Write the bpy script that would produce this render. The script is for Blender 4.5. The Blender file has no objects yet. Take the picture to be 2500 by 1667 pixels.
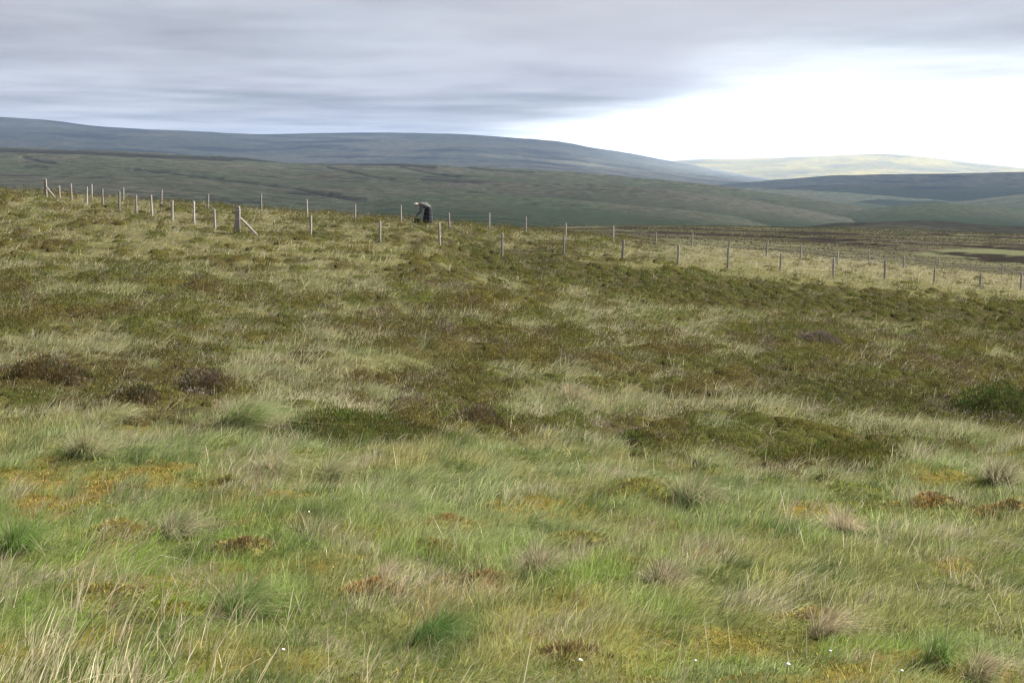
import bpy, bmesh, math, random
import numpy as np
from mathutils import Vector, Matrix, Quaternion

# ------------------------------------------------------------------ camera, sky, sun, exposure
F = 3100.0                      # focal length in photo pixels (2500 wide)
HORIZON = 420.0                 # photo row of eye level
PITCH = math.atan((833.5 - HORIZON) / F)
scene = bpy.context.scene
COL = scene.collection

cam_data = bpy.data.cameras.new('camera')
cam_data.sensor_width = 36.0
cam_data.lens = 36.0 * F / 2500.0
cam_data.clip_start = 0.1
cam_data.clip_end = 120000.0
cam = bpy.data.objects.new('camera', cam_data)
COL.objects.link(cam)
cam.location = (0, 0, 0)
cam.rotation_euler = (math.pi / 2 - PITCH, 0, 0)
scene.camera = cam

SUN_EL, SUN_AZ = math.radians(40), math.radians(75)     # azimuth clockwise from the view direction (+Y)
world = bpy.data.worlds.new('World')
scene.world = world
world.use_nodes = True
wn, wl = world.node_tree.nodes, world.node_tree.links
wn.clear()
w_out = wn.new('ShaderNodeOutputWorld')
w_bg = wn.new('ShaderNodeBackground'); w_bg.inputs['Strength'].default_value = 0.05
w_sky = wn.new('ShaderNodeTexSky'); w_sky.sky_type = 'NISHITA'; w_sky.sun_disc = False
w_sky.sun_elevation = SUN_EL; w_sky.sun_rotation = SUN_AZ
w_mix = wn.new('ShaderNodeMix'); w_mix.data_type = 'RGBA'
w_tc = wn.new('ShaderNodeTexCoord')
w_map = wn.new('ShaderNodeMapping'); w_map.inputs['Scale'].default_value = (3, 3, 14)
w_noise = wn.new('ShaderNodeTexNoise'); w_noise.inputs['Scale'].default_value = 1.4; w_noise.inputs['Detail'].default_value = 4
w_ramp = wn.new('ShaderNodeMapRange')
w_ramp.inputs['From Min'].default_value = 0.3; w_ramp.inputs['From Max'].default_value = 0.6
w_ramp.inputs['To Min'].default_value = 0.72; w_ramp.inputs['To Max'].default_value = 0.98
wl.new(w_tc.outputs['Generated'], w_map.inputs['Vector'])
wl.new(w_map.outputs['Vector'], w_noise.inputs['Vector'])
wl.new(w_noise.outputs['Fac'], w_ramp.inputs['Value'])
wl.new(w_ramp.outputs['Result'], w_mix.inputs['Factor'])
wl.new(w_sky.outputs['Color'], w_mix.inputs[6])
w_mix.inputs[7].default_value = (2.2, 2.2, 2.24, 1)      # high white cloud sheet
wl.new(w_mix.outputs[2], w_bg.inputs['Color'])
wl.new(w_bg.outputs[0], w_out.inputs['Surface'])

sun_d = bpy.data.lights.new('sun', 'SUN')
sun_d.energy = 5.0; sun_d.angle = math.radians(10); sun_d.color = (1.0, 0.955, 0.88)
sun = bpy.data.objects.new('sun', sun_d); COL.objects.link(sun)
SUN_DIR = Vector((math.sin(SUN_AZ) * math.cos(SUN_EL), math.cos(SUN_AZ) * math.cos(SUN_EL), math.sin(SUN_EL)))
sun.rotation_euler = SUN_DIR.to_track_quat('Z', 'Y').to_euler()
sun.location = (300, 100, 300)

scene.view_settings.view_transform = 'Standard'
scene.view_settings.look = 'None'
scene.view_settings.gamma = 1.0
scene.view_settings.exposure = 3.3
scene.render.engine = 'CYCLES'
scene.cycles.max_bounces = 6
scene.cycles.diffuse_bounces = 3
scene.cycles.transmission_bounces = 3
scene.cycles.transparent_max_bounces = 8
scene.cycles.volume_bounces = 0
scene.cycles.use_denoising = True
scene.cycles.pixel_filter_type = 'BLACKMAN_HARRIS'
scene.cycles.filter_width = 1.4

# ------------------------------------------------------------------ helpers
rng = np.random.default_rng(7)

def hash2(ix, iy, seed):
    h = (ix.astype(np.int64) * 374761393 + iy.astype(np.int64) * 668265263 + seed * 1442695041) & 0xFFFFFFFF
    h = ((h ^ (h >> 13)) * 1274126177) & 0xFFFFFFFF
    h = h ^ (h >> 16)
    return (h & 0xFFFFFF) / float(0xFFFFFF)

def vnoise(x, y, seed=0):
    x = np.asarray(x, float); y = np.asarray(y, float)
    ix = np.floor(x); iy = np.floor(y)
    fx = x - ix; fy = y - iy
    fx = fx * fx * fx * (fx * (fx * 6 - 15) + 10); fy = fy * fy * fy * (fy * (fy * 6 - 15) + 10)
    a = hash2(ix, iy, seed); b = hash2(ix + 1, iy, seed); c = hash2(ix, iy + 1, seed); d = hash2(ix + 1, iy + 1, seed)
    return (a * (1 - fx) + b * fx) * (1 - fy) + (c * (1 - fx) + d * fx) * fy

def fbm(x, y, scale, octaves=4, seed=0, gain=0.5):
    x = np.asarray(x, float) / scale; y = np.asarray(y, float) / scale
    s = 0; a = 1; t = 0
    for k in range(octaves):
        ca, sa = math.cos(0.6 * k + seed), math.sin(0.6 * k + seed)
        s = s + a * vnoise(ca * x - sa * y + 17.3 * k, sa * x + ca * y - 9.1 * k, seed + 31 * k)
        t += a; a *= gain; x = x * 2.03; y = y * 2.03
    return s / t

def sstep(a, b, x):
    t = np.clip((np.asarray(x, float) - a) / (b - a), 0, 1)
    return t * t * (3 - 2 * t)

CP, SP = math.cos(PITCH), math.sin(PITCH)
def ray(px, row):
    """tangents (x/y, z/y) of the sight line through a photo pixel"""
    xc = (np.asarray(px, float) - 1250) / F; yc = -(np.asarray(row, float) - 833.5) / F
    Y = CP + yc * SP; Z = -SP + yc * CP
    return xc / Y, Z / Y

def project(x, y, z):
    fwd = y * CP - z * SP; up = y * SP + z * CP
    return 1250 + F * x / fwd, 833.5 - F * up / fwd

def lin(c):
    return tuple((v / 255 / 12.92) if v / 255 <= 0.04045 else ((v / 255 + 0.055) / 1.055) ** 2.4 for v in c)

def tag(o, label=None, cat=None, group=None, kind=None):
    if label: o['label'] = label
    if cat: o['category'] = cat
    if group: o['group'] = group
    if kind: o['kind'] = kind
    return o

def make_mesh(name, verts, faces=None, attrs=None, quads=None, tris=None, smooth=False):
    me = bpy.data.meshes.new(name)
    verts = np.asarray(verts, np.float32)
    if faces is not None:
        me.from_pydata(verts.tolist(), [], [tuple(f) for f in faces])
    else:
        nq = 0 if quads is None else len(quads); nt = 0 if tris is None else len(tris)
        me.vertices.add(len(verts)); me.vertices.foreach_set('co', verts.ravel())
        loops = []
        if nq: loops.append(np.asarray(quads, np.int32).ravel())
        if nt: loops.append(np.asarray(tris, np.int32).ravel())
        if nq + nt:
            lp = np.concatenate(loops)
            me.loops.add(len(lp)); me.loops.foreach_set('vertex_index', lp)
            me.polygons.add(nq + nt)
            st = np.concatenate([np.arange(nq) * 4, nq * 4 + np.arange(nt) * 3]).astype(np.int32)
            me.polygons.foreach_set('loop_start', st)
        me.update(calc_edges=True)
    if smooth:
        me.polygons.foreach_set('use_smooth', np.ones(len(me.polygons), bool))
    for k, v in (attrs or {}).items():
        v = np.asarray(v)
        if v.ndim == 2 and v.shape[1] == 3:
            a = me.attributes.new(k, 'FLOAT_VECTOR', 'POINT'); a.data.foreach_set('vector', v.astype(np.float32).ravel())
        elif v.dtype.kind == 'i':
            a = me.attributes.new(k, 'INT', 'POINT'); a.data.foreach_set('value', v.astype(np.int32))
        else:
            a = me.attributes.new(k, 'FLOAT', 'POINT'); a.data.foreach_set('value', v.astype(np.float32))
    me.update()
    return me

def link(name, me, mat=None, parent=None):
    o = bpy.data.objects.new(name, me); COL.objects.link(o)
    if mat is not None and me is not None and not me.materials: me.materials.append(mat)
    if parent is not None: o.parent = parent
    return o

def empty(name, loc=(0, 0, 0), rz=0):
    o = bpy.data.objects.new(name, None); COL.objects.link(o)
    o.location = loc; o.rotation_euler = (0, 0, rz); o.empty_display_size = 0.1
    return o

def grid_quads(nr, nc):
    i = np.arange(nr - 1)[:, None] * nc + np.arange(nc - 1)[None, :]
    return np.stack([i, i + 1, i + nc + 1, i + nc], -1).reshape(-1, 4)

# ------------------------------------------------------------------ materials
def new_mat(name):
    m = bpy.data.materials.new(name); m.use_nodes = True
    m.node_tree.nodes.clear()
    return m, m.node_tree.nodes, m.node_tree.links

def attr_node(n, name, kind='GEOMETRY'):
    a = n.new('ShaderNodeAttribute'); a.attribute_name = name; a.attribute_type = kind
    return a

def math_node(n, l, op, a, b=None, c=None, clamp=False):
    m = n.new('ShaderNodeMath'); m.operation = op; m.use_clamp = clamp
    for i, v in enumerate((a, b, c)):
        if v is None: continue
        if isinstance(v, (int, float)): m.inputs[i].default_value = v
        else: l.new(v, m.inputs[i])
    return m.outputs[0]

def mix_col(n, l, f, a, b):
    m = n.new('ShaderNodeMix'); m.data_type = 'RGBA'
    for sock, v in ((m.inputs[0], f), (m.inputs[6], a), (m.inputs[7], b)):
        if isinstance(v, (int, float)): sock.default_value = v
        elif isinstance(v, tuple): sock.default_value = (*v, 1) if len(v) == 3 else v
        else: l.new(v, sock)
    return m.outputs[2]

def mul_col(n, l, c, f):
    m = n.new('ShaderNodeVectorMath'); m.operation = 'SCALE'
    l.new(c, m.inputs[0])
    if isinstance(f, (int, float)): m.inputs['Scale'].default_value = f
    else: l.new(f, m.inputs['Scale'])
    return m.outputs[0]

def leaf_shader(n, l, col, transl=0.35):
    d = n.new('ShaderNodeBsdfDiffuse'); t = n.new('ShaderNodeBsdfTranslucent'); mx = n.new('ShaderNodeMixShader')
    l.new(col, d.inputs['Color']); l.new(col, t.inputs['Color'])
    mx.inputs[0].default_value = transl
    l.new(d.outputs[0], mx.inputs[1]); l.new(t.outputs[0], mx.inputs[2])
    o = n.new('ShaderNodeOutputMaterial'); l.new(mx.outputs[0], o.inputs['Surface'])

def plant_mat(name, transl=0.3):
    """plant colour straight from the colour each blade carries"""
    m, n, l = new_mat(name)
    leaf_shader(n, l, attr_node(n, 'col').outputs['Vector'], transl)
    return m

STRAW = np.array((0.395, 0.355, 0.23))
M_grass = plant_mat('grass_blades', 0.35)
M_heath = plant_mat('heather_sprigs', 0.2)
M_moss = plant_mat('moss_shoots', 0.2)

def ground_mat(name, scale=3.0):
    m, n, l = new_mat(name)
    col = attr_node(n, 'col').outputs['Vector']
    tc = n.new('ShaderNodeTexCoord')
    no = n.new('ShaderNodeTexNoise'); no.inputs['Scale'].default_value = scale; no.inputs['Detail'].default_value = 8; no.inputs['Roughness'].default_value = 0.7
    l.new(tc.outputs['Object'], no.inputs['Vector'])
    f = n.new('ShaderNodeMapRange'); f.inputs['From Min'].default_value = 0.3; f.inputs['From Max'].default_value = 0.7
    f.inputs['To Min'].default_value = 0.55; f.inputs['To Max'].default_value = 1.4
    l.new(no.outputs['Fac'], f.inputs['Value'])
    c = mul_col(n, l, col, f.outputs[0])
    d = n.new('ShaderNodeBsdfDiffuse'); l.new(c, d.inputs['Color'])
    b = n.new('ShaderNodeBump'); b.inputs['Strength'].default_value = 0.8; b.inputs['Distance'].default_value = 0.08
    l.new(no.outputs['Fac'], b.inputs['Height']); l.new(b.outputs[0], d.inputs['Normal'])
    o = n.new('ShaderNodeOutputMaterial'); l.new(d.outputs[0], o.inputs['Surface'])
    return m
M_ground = ground_mat('moor_soil')
M_mound = ground_mat('heather_mat', 16.0)

# ------------------------------------------------------------------ near terrain heights
KEYS = {   # photo column: (distance, photo row) of the ground along that line of sight
    -500: [(11,1667),(16,1270),(22,1030),(30,840),(45,660),(66,540),(90,462),(115,425),(140,415),(250,470),(560,540)],
    0:    [(11,1667),(16,1290),(22,1050),(30,870),(45,690),(66,567),(90,488),(105,461),(125,463),(250,510),(560,550)],
    583:  [(11,1667),(16,1300),(22,1070),(30,890),(45,712),(66,562),(80,524),(90,510),(110,511),(250,550),(560,570)],
    1250: [(11,1667),(16,1340),(22,1120),(30,945),(45,775),(69,610),(80,578),(88,561),(105,560),(200,572),(300,560),(470,547),(560,560)],
    1900: [(11,1667),(16,1360),(22,1150),(30,990),(45,830),(60,730),(77,655),(103,627),(130,616),(200,592),(300,570),(450,549),(560,556)],
    2500: [(11,1667),(16,1370),(22,1165),(30,1015),(45,870),(60,785),(84,710),(125,677),(170,645),(250,612),(350,588),(480,568),(560,575)],
    3100: [(11,1667),(16,1375),(22,1180),(30,1035),(45,900),(60,825),(84,755),(125,712),(170,675),(250,640),(350,610),(480,590),(560,595)],
}
_pxs = np.array(sorted(KEYS)); _LD = np.linspace(math.log(2.0), math.log(600.0), 420)
_prof = []
for p in _pxs:
    k = KEYS[p]
    D = np.array([0.5, 3.0, 6.0, 8.5] + [a for a, b in k]); z = [-1.75, -2.25, -3.1, -3.85]
    for a, b in k: z.append(ray(p, b)[1] * a)
    zz = np.interp(_LD, np.log(D), z)
    ker = np.exp(-0.5 * (np.arange(-14, 15) / 5.0) ** 2); ker /= ker.sum()
    zz = np.convolve(np.pad(zz, 14, mode='edge'), ker, mode='valid')
    _prof.append(zz)
_prof = np.array(_prof)
_us = np.linspace(-0.75, 0.75, 301)
_col = ray(_pxs, np.full(len(_pxs), 700.0))[0]
_tab = np.array([np.interp(_us, _col, _prof[:, j]) for j in range(len(_LD))])      # (LD, u)
_ker = np.exp(-0.5 * (np.arange(-40, 41) / 14.0) ** 2); _ker /= _ker.sum()
_tab = np.array([np.convolve(np.pad(r, 40, mode='edge'), _ker, mode='valid') for r in _tab])

def base_h(x, y):
    x = np.asarray(x, float); y = np.asarray(y, float)
    yy = np.maximum(y, 2.05)
    u = np.clip(x / np.maximum(yy, 9.0), -0.745, 0.745)
    a = (np.log(np.clip(yy, 2.05, 595)) - _LD[0]) / (_LD[1] - _LD[0]); b = (u - _us[0]) / (_us[1] - _us[0])
    i = np.clip(a.astype(int), 0, len(_LD) - 2); j = np.clip(b.astype(int), 0, len(_us) - 2)
    fa = a - i; fb = b - j
    return (_tab[i, j] * (1 - fb) + _tab[i, j + 1] * fb) * (1 - fa) + (_tab[i + 1, j] * (1 - fb) + _tab[i + 1, j + 1] * fb) * fa

def poly_dist(px, row, pts):
    """signed offset below the polyline (rows) and inside-range weight"""
    pts = np.array(pts, float)
    r = np.interp(px, pts[:, 0], pts[:, 1])
    inside = sstep(pts[0, 0] - 60, pts[0, 0] + 60, px) * (1 - sstep(pts[-1, 0] - 60, pts[-1, 0] + 60, px))
    return row - r, inside

BANK1 = [(1120, 650), (1400, 690), (1700, 735), (1950, 752), (2200, 785), (2700, 830)]
BANK2 = [(1850, 950), (2100, 985), (2300, 1020), (2700, 1060)]
def banks(px, row):
    d1, i1 = poly_dist(px, row, BANK1); d2, i2 = poly_dist(px, row, BANK2)
    b1 = np.exp(-(np.abs(d1 + 25) / 38) ** 2) * i1
    b2 = np.exp(-(np.abs(d2 + 20) / 45) ** 2) * i2
    return b1, b2

def H(x, y):
    """moor surface height"""
    x = np.asarray(x, float); y = np.asarray(y, float)
    h = base_h(x, y)
    px, row = project(x, np.maximum(y, 4), h)
    b1, b2 = banks(px, row)
    h = h - 0.55 * b1 - 0.32 * b2
    near = 1 - sstep(140, 260, y)
    amp = sstep(3, 9, y)
    h = h + near * amp * (0.34 * (fbm(x, y, 3.4, 3, 3) - 0.5) * sstep(14, 40, y) + 0.30 * (fbm(x, y, 1.05, 3, 11) - 0.5) + 0.25 * (fbm(x, y, 2.1, 2, 14) - 0.5) * sstep(9, 13, y))
    # peat hags of the farther moor: islands of peat with eroded edges
    far = sstep(105, 150, y)
    if np.any(far > 0):
        hn = fbm(x / 1.6, y, 25.0, 3, 21)
        cut = sstep(0.53, 0.60, hn) * sstep(150, 200, y)
        h = h - far * 2.0 * cut * sstep(1250, 1600, px) + far * 0.9 * (fbm(x, y, 30, 3, 5) - 0.5)
    return h

def Hs(x, y):
    return float(H(np.array([x], float), np.array([y], float))[0])

def ground_at(px, row, dmin=8, dmax=150):
    """first ground point met by the sight line through a photo pixel"""
    u, s = ray(px, row)
    D = np.exp(np.linspace(math.log(dmin), math.log(dmax), 900))
    z = H(u * D, D); k = np.nonzero(s * D <= z)[0]
    d = D[k[0]] if len(k) else dmax
    return float(u * d), float(d), Hs(u * d, d)

# ------------------------------------------------------------------ vegetation masks (in ground position)
BOUND = [(-600, 1000), (0, 1015), (300, 1035), (600, 1050), (850, 1075), (1100, 1085), (1500, 1090), (1750, 1130), (2000, 1175), (2150, 1110), (2300, 1085), (2500, 1090), (3100, 1110)]
ISLANDS = [(930, 1045, 220, 36), (2060, 1085, 210, 42), (1240, 1040, 150, 30), (300, 1000, 150, 30), (2330, 1090, 130, 30), (1560, 1060, 130, 25), (490, 950, 150, 50), (80, 930, 130, 50),
           (180, 760, 150, 28), (1640, 1075, 110, 24)]
GAPS = [(240, 1010, 130, 45), (600, 1015, 120, 45), (880, 890, 130, 22), (1330, 960, 110, 26), (200, 850, 160, 26), (1700, 990, 300, 18), (1440, 1000, 160, 20), (2250, 1060, 260, 22), (640, 880, 110, 24), (1390, 1075, 120, 40), (1150, 1075, 90, 16)]
def heather_amount(x, y, z):
    px, row = project(x, y, z)
    bnd = np.interp(px, [p[0] for p in BOUND], [p[1] for p in BOUND])
    wob = 50 * (fbm(x, y, 1.6, 3, 77) - 0.5)
    zone = 1 - sstep(-30, 24, row - bnd + wob * 1.6)
    n = fbm(x, y, 1.0, 3, 41) * 0.56 + fbm(x, y, 3.4, 2, 43) * 0.32 + fbm(x, y, 0.45, 2, 45) * 0.12
    thr = np.interp(row, [440, 520, 560, 640, 760, 900, 1050], [0.545, 0.53, 0.515, 0.48, 0.44, 0.42, 0.44])
    thr = thr + 0.03 * sstep(1200, 300, px) * sstep(700, 560, row)
    b1, b2 = banks(px, row)
    n = n + 0.22 * b1 + 0.24 * b2
    d1, i1 = poly_dist(px, row, BANK1); d2, i2 = poly_dist(px, row, BANK2)
    n = n - 0.16 * i1 * np.exp(-((d1 - 26) / 16) ** 2) - 0.2 * i2 * np.exp(-((d2 - 50) / 22) ** 2)
    n = n - 0.3 * sstep(1500, 1750, px) * (1 - sstep(0, 26, row - np.interp(px, [1500, 1900, 2500], [618, 668, 722]))) * sstep(95, 80, y * 0 + 80)
    for (cx, cy, rx, ry) in ISLANDS:
        e = ((px - cx) / rx) ** 2 + ((row - cy) / ry) ** 2
        w = np.exp(-e * 1.3); n = n + 0.17 * w; zone = np.maximum(zone, sstep(0.3, 0.55, w))
    for (cx, cy, rx, ry) in GAPS:
        e = ((px - cx) / rx) ** 2 + ((row - cy) / ry) ** 2
        n = n - 0.24 * np.exp(-e)
    return sstep(thr - 0.022, thr + 0.022, n) * zone, zone, px, row

# ------------------------------------------------------------------ the ground meshes
def cmix(a, b, f):
    f = np.asarray(f)[..., None]
    return np.asarray(a) * (1 - f) + np.asarray(b) * f

nr, nc = 410, 340
Dg = np.exp(np.linspace(math.log(8.0), math.log(8.0 + 128), nr)) - 8.0 - 1.0 + 1e-3      # -1 .. 127 m
Ug = np.linspace(-0.85, 0.85, nc)
Y, U = np.meshgrid(Dg, Ug, indexing='ij'); X = U * (Y + 9.0)
Z = H(X, Y)
hm, zone, PX, ROW = heather_amount(X, np.maximum(Y, 4), Z)
grn = np.array((0.075, 0.085, 0.03)); lit = np.array((0.105, 0.098, 0.042)); hea = np.array((0.045, 0.040, 0.018)); mos = np.array((0.13, 0.10, 0.025))
c = cmix(grn, mos, sstep(0.45, 0.65, fbm(X, Y, 1.3, 3, 9)))
c = cmix(c, cmix(lit, lit * 0.8, fbm(X, Y, 1, 2, 6)), zone)
c = cmix(c, hea, hm)
me = make_mesh('moor_ground', np.stack([X, Y, Z], -1).reshape(-1, 3), quads=grid_quads(nr, nc), attrs={'col': c.reshape(-1, 3)}, smooth=True)
g = link('moor_ground', me, M_ground); tag(g, kind='structure')

# the peat moor beyond the fences
nr, nc = 310, 400
Yv = np.linspace(126.0, 575.0, nr); Uv = np.linspace(-0.62, 0.75, nc)
Y, U = np.meshgrid(Yv, Uv, indexing='ij'); X = U * (Y + 9.0)
Z = H(X, Y); Z[0] -= 0.3
gz = np.gradient(Z, axis=0) / (Yv[1] - Yv[0]); gx = np.gradient(Z, axis=1) / (np.gradient(X, axis=1))
peat = sstep(0.10, 0.22, np.sqrt(gz ** 2 + gx ** 2)) * sstep(1250, 1700, project(X, Y, Z)[0])
PX, ROW = project(X, Y, Z)
br = cmix((0.058, 0.054, 0.032), (0.082, 0.080, 0.044), sstep(0.35, 0.65, fbm(X, Y, 9, 4, 51)))
br = cmix(br, (0.06, 0.05, 0.036), sstep(0.5, 0.7, fbm(X, Y, 22, 3, 52)))
lawn = np.exp(-(((PX - 2420) / 190) ** 2 + ((ROW - 619) / 12) ** 2) ** 2)
br = cmix(br, (0.088, 0.094, 0.05), sstep(0.35, 0.6, lawn + 0.25 * (fbm(X, Y, 6, 2, 8) - 0.5)))
br = cmix(br, (0.022, 0.018, 0.016), peat * 0.9)
me = make_mesh('peat_moor', np.stack([X, Y, Z], -1).reshape(-1, 3), quads=grid_quads(nr, nc), attrs={'col': br.reshape(-1, 3)}, smooth=True)
pm = link('peat_moor', me, M_ground); tag(pm, kind='structure')

# ------------------------------------------------------------------ far hills
def hill_mat(name, base, alt, third, peat=(0.022, 0.02, 0.02), sc=1.0, peat_amt=0.62, flank_col=(0.022, 0.032, 0.020)):
    m, n, l = new_mat(name)
    tc = n.new('ShaderNodeTexCoord')
    def noise(scale, det=6, rough=0.6, stretch=(1, 1, 1), seed=0):
        mp = n.new('ShaderNodeMapping'); mp.inputs['Scale'].default_value = tuple(scale * s for s in stretch); mp.inputs['Location'].default_value = (seed, seed * 0.7, 0)
        l.new(tc.outputs['Object'], mp.inputs['Vector'])
        t = n.new('ShaderNodeTexNoise'); t.inputs['Scale'].default_value = 1.0; t.inputs['Detail'].default_value = det; t.inputs['Roughness'].default_value = rough
        l.new(mp.outputs[0], t.inputs['Vector'])
        return t.outputs['Fac']
    def ramp(f, a, b):
        r = n.new('ShaderNodeMapRange'); r.interpolation_type = 'SMOOTHSTEP'
        r.inputs['From Min'].default_value = a; r.inputs['From Max'].default_value = b
        l.new(f, r.inputs['Value']); return r.outputs[0]
    c = mix_col(n, l, ramp(noise(0.0035 / sc, 5, 0.6), 0.38, 0.62), base, alt)
    c = mix_col(n, l, ramp(noise(0.006 / sc, 6, 0.65, (0.5, 1, 1), 5.2), 0.52, 0.70), c, third)
    fine = ramp(noise(0.08 / sc, 8, 0.8, (0.7, 1, 1)), 0.28, 0.72)
    c = mul_col(n, l, c, math_node(n, l, 'MULTIPLY_ADD', fine, 1.3, 0.35))
    c = mix_col(n, l, attr_node(n, 'flank_dark').outputs['Fac'], c, flank_col)  # lower flanks go dark green, painting in the shade of the folds
    pk = ramp(noise(0.011 / sc, 5, 0.65, (0.35, 1, 1), 11.0), peat_amt, peat_amt + 0.05)
    pk = math_node(n, l, 'MULTIPLY', pk, 0.75)
    pk = math_node(n, l, 'MAXIMUM', pk, attr_node(n, 'peat').outputs['Fac'])
    c = mix_col(n, l, pk, c, peat)
    d = n.new('ShaderNodeBsdfDiffuse'); l.new(c, d.inputs['Color'])
    b = n.new('ShaderNodeBump'); b.inputs['Strength'].default_value = 0.6; b.inputs['Distance'].default_value = 3.0 * sc
    l.new(fine, b.inputs['Height']); l.new(b.outputs[0], d.inputs['Normal'])
    o = n.new('ShaderNodeOutputMaterial'); l.new(d.outputs[0], o.inputs['Surface'])
    return m

FLANK_GREEN = (0.030, 0.042, 0.027)  # low slopes: green gully growth plus fold shade put into the colour
M_h_mid = hill_mat('valley_grass', (0.0554, 0.0640, 0.0459), (0.0655, 0.0665, 0.0513), (0.0756, 0.0726, 0.0588), peat=(0.0168, 0.0173, 0.0202), sc=1.0, peat_amt=0.61, flank_col=FLANK_GREEN)
M_h_pale = hill_mat('pale_bent_grass', (0.0773, 0.0769, 0.0634), (0.0706, 0.0718, 0.0569), (0.0571, 0.0640, 0.0459), sc=0.6, peat_amt=0.8, flank_col=FLANK_GREEN)
M_h_green = hill_mat('valley_green', (0.0554, 0.0674, 0.0459), (0.0655, 0.0691, 0.0513), (0.0823, 0.0794, 0.0624), sc=0.6, peat_amt=0.8, flank_col=FLANK_GREEN)
M_h_brown = hill_mat('dark_heather_moor', (0.0323, 0.0314, 0.0238), (0.0272, 0.0281, 0.0221), (0.0467, 0.0467, 0.0306), sc=0.5, peat_amt=0.75, flank_col=(0.0255, 0.0255, 0.0187))
M_h_ridge = hill_mat('ridge_moor', (0.034, 0.038, 0.033), (0.046, 0.046, 0.038), (0.066, 0.066, 0.050), peat=(0.014, 0.014, 0.017), sc=2.0, peat_amt=0.53, flank_col=(0.022, 0.030, 0.022))
M_h_far = hill_mat('bleached_grass', (0.084, 0.070, 0.020), (0.052, 0.046, 0.018), (0.026, 0.027, 0.015), sc=1.6, peat_amt=0.62)

PEAT_LINES = [   # eroded gullies on the valley moor, traced by photo pixel: points, half width in px
    ([(60, 383), (95, 392), (130, 397)], 3), ([(330, 412), (440, 425), (560, 441), (700, 456), (890, 487)], 2.2), ([(500, 484), (560, 490), (630, 492)], 3.2),
    ([(560, 386), (760, 397), (960, 400), (1060, 407)], 3.2), ([(980, 406), (1060, 423), (1120, 431)], 2.6), ([(1030, 436), (1200, 446), (1300, 457)], 2.8),
    ([(780, 518), (850, 521)], 3), ([(0, 366), (200, 371), (400, 381), (560, 388)], 4.5), ([(1215, 493), (1260, 504), (1310, 522)], 4.5), ([(800, 408), (900, 428), (960, 438)], 1.8), ([(60, 405), (110, 408)], 2),
    ([(740, 463), (800, 478), (880, 486)], 2.6), ([(1100, 403), (1180, 413), (1300, 420)], 2)]

def seg_mask(px, row):
    m = np.zeros_like(px)
    for pts, w in PEAT_LINES:
        best = np.full(px.shape, 1e9)
        for (x0, y0), (x1, y1) in zip(pts[:-1], pts[1:]):
            t = np.clip(((px - x0) * (x1 - x0) + (row - y0) * (y1 - y0)) / ((x1 - x0) ** 2 + (y1 - y0) ** 2), 0, 1)
            best = np.minimum(best, np.hypot((px - x0 - t * (x1 - x0)) * 0.6, row - y0 - t * (y1 - y0)))
        m = np.maximum(m, 1 - sstep(w * 0.6, w * 1.5, best))
    return m

def ramp_px(a, b):
    return lambda p: sstep(a, b, p)[None, :]

def hill(name, sky, R, mat, toe=0.45, toe_row=640, back=1.5, power=1.0, amp=0.006, px0=-400, px1=2900, nc=210, nr=56, seed=1, peat=False, flank_dark=1.0):
    """a hill whose crest follows SKY (photo column -> row) at distance R(px); front slope down to toe*R, back slope beyond"""
    pxs = np.linspace(px0, px1, nc)
    rows = np.interp(pxs, [p[0] for p in sky], [p[1] for p in sky])
    k = max(3, int(45 / (pxs[1] - pxs[0]))); ker = np.exp(-0.5 * (np.arange(-2 * k, 2 * k + 1) / (k * 0.55)) ** 2); ker /= ker.sum()
    rows = np.convolve(np.pad(rows, 2 * k, mode='edge'), ker, mode='valid')
    if np.ndim(R): Rr = np.interp(pxs, [p[0] for p in R], [p[1] for p in R])
    else: Rr = np.full(nc, float(R))
    u, s = ray(pxs, rows)
    zr = s * Rr
    nf = int(nr * 0.8)
    t = np.concatenate([np.linspace(0, 1, nf), 1 + np.linspace(0, 1, nr - nf + 1)[1:]])
    Yv = np.where(t[:, None] <= 1, Rr * (toe + (1 - toe) * t[:, None]), Rr * (1 + (back - 1) * (t[:, None] - 1)))
    tr_ = np.interp(pxs, [p[0] for p in toe_row], [p[1] for p in toe_row]) if np.ndim(toe_row) else np.full(nc, float(toe_row))
    zt = ray(pxs, tr_)[1] * Rr * toe
    f = np.clip(t[:, None], 0, 1) + np.zeros((1, nc)); f0 = f
    pw = np.interp(pxs, [p[0] for p in power], [p[1] for p in power]) if np.ndim(power) else power
    f = 1 - (1 - f) ** pw
    Zf = zt + (zr - zt) * f
    bk = np.clip(t[:, None] - 1, 0, 1)
    Z = Zf - bk ** 1.6 * (back - 1) * Rr * 0.09
    X = u * Yv
    sc = float(np.mean(Rr))
    n1 = fbm(X, Yv, sc * 0.11, 5, seed, 0.45) - 0.5
    n2 = fbm(X, Yv, sc * 0.03, 4, seed + 3) - 0.5
    damp = 1 - 0.85 * np.exp(-((t[:, None] - 1) / 0.07) ** 2)
    Z = Z + sc * amp * (n1 * 2 * damp + n2 * 0.4 * (0.35 + 0.65 * damp))
    pk = np.zeros_like(Z)
    if peat:
        pk = seg_mask(*project(X, Yv, Z)); Z = Z - 2.0 * pk
    me = make_mesh(name, np.stack([X, Yv, Z], -1).reshape(-1, 3), quads=grid_quads(nr, nc), attrs={'peat': pk.ravel() * 0.72, 'flank_dark': ((flank_dark(pxs) if callable(flank_dark) else flank_dark) * np.clip(1 - sstep(0.45, 0.98, f0 + 0.5 * n1) , 0, 1) * 0.85).ravel() + 0 * Z.ravel()}, smooth=True)  # dark green growth towards the foot, doubling as painted flank shade
    o = link(name, me, mat); tag(o, kind='structure')
    return o

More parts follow.
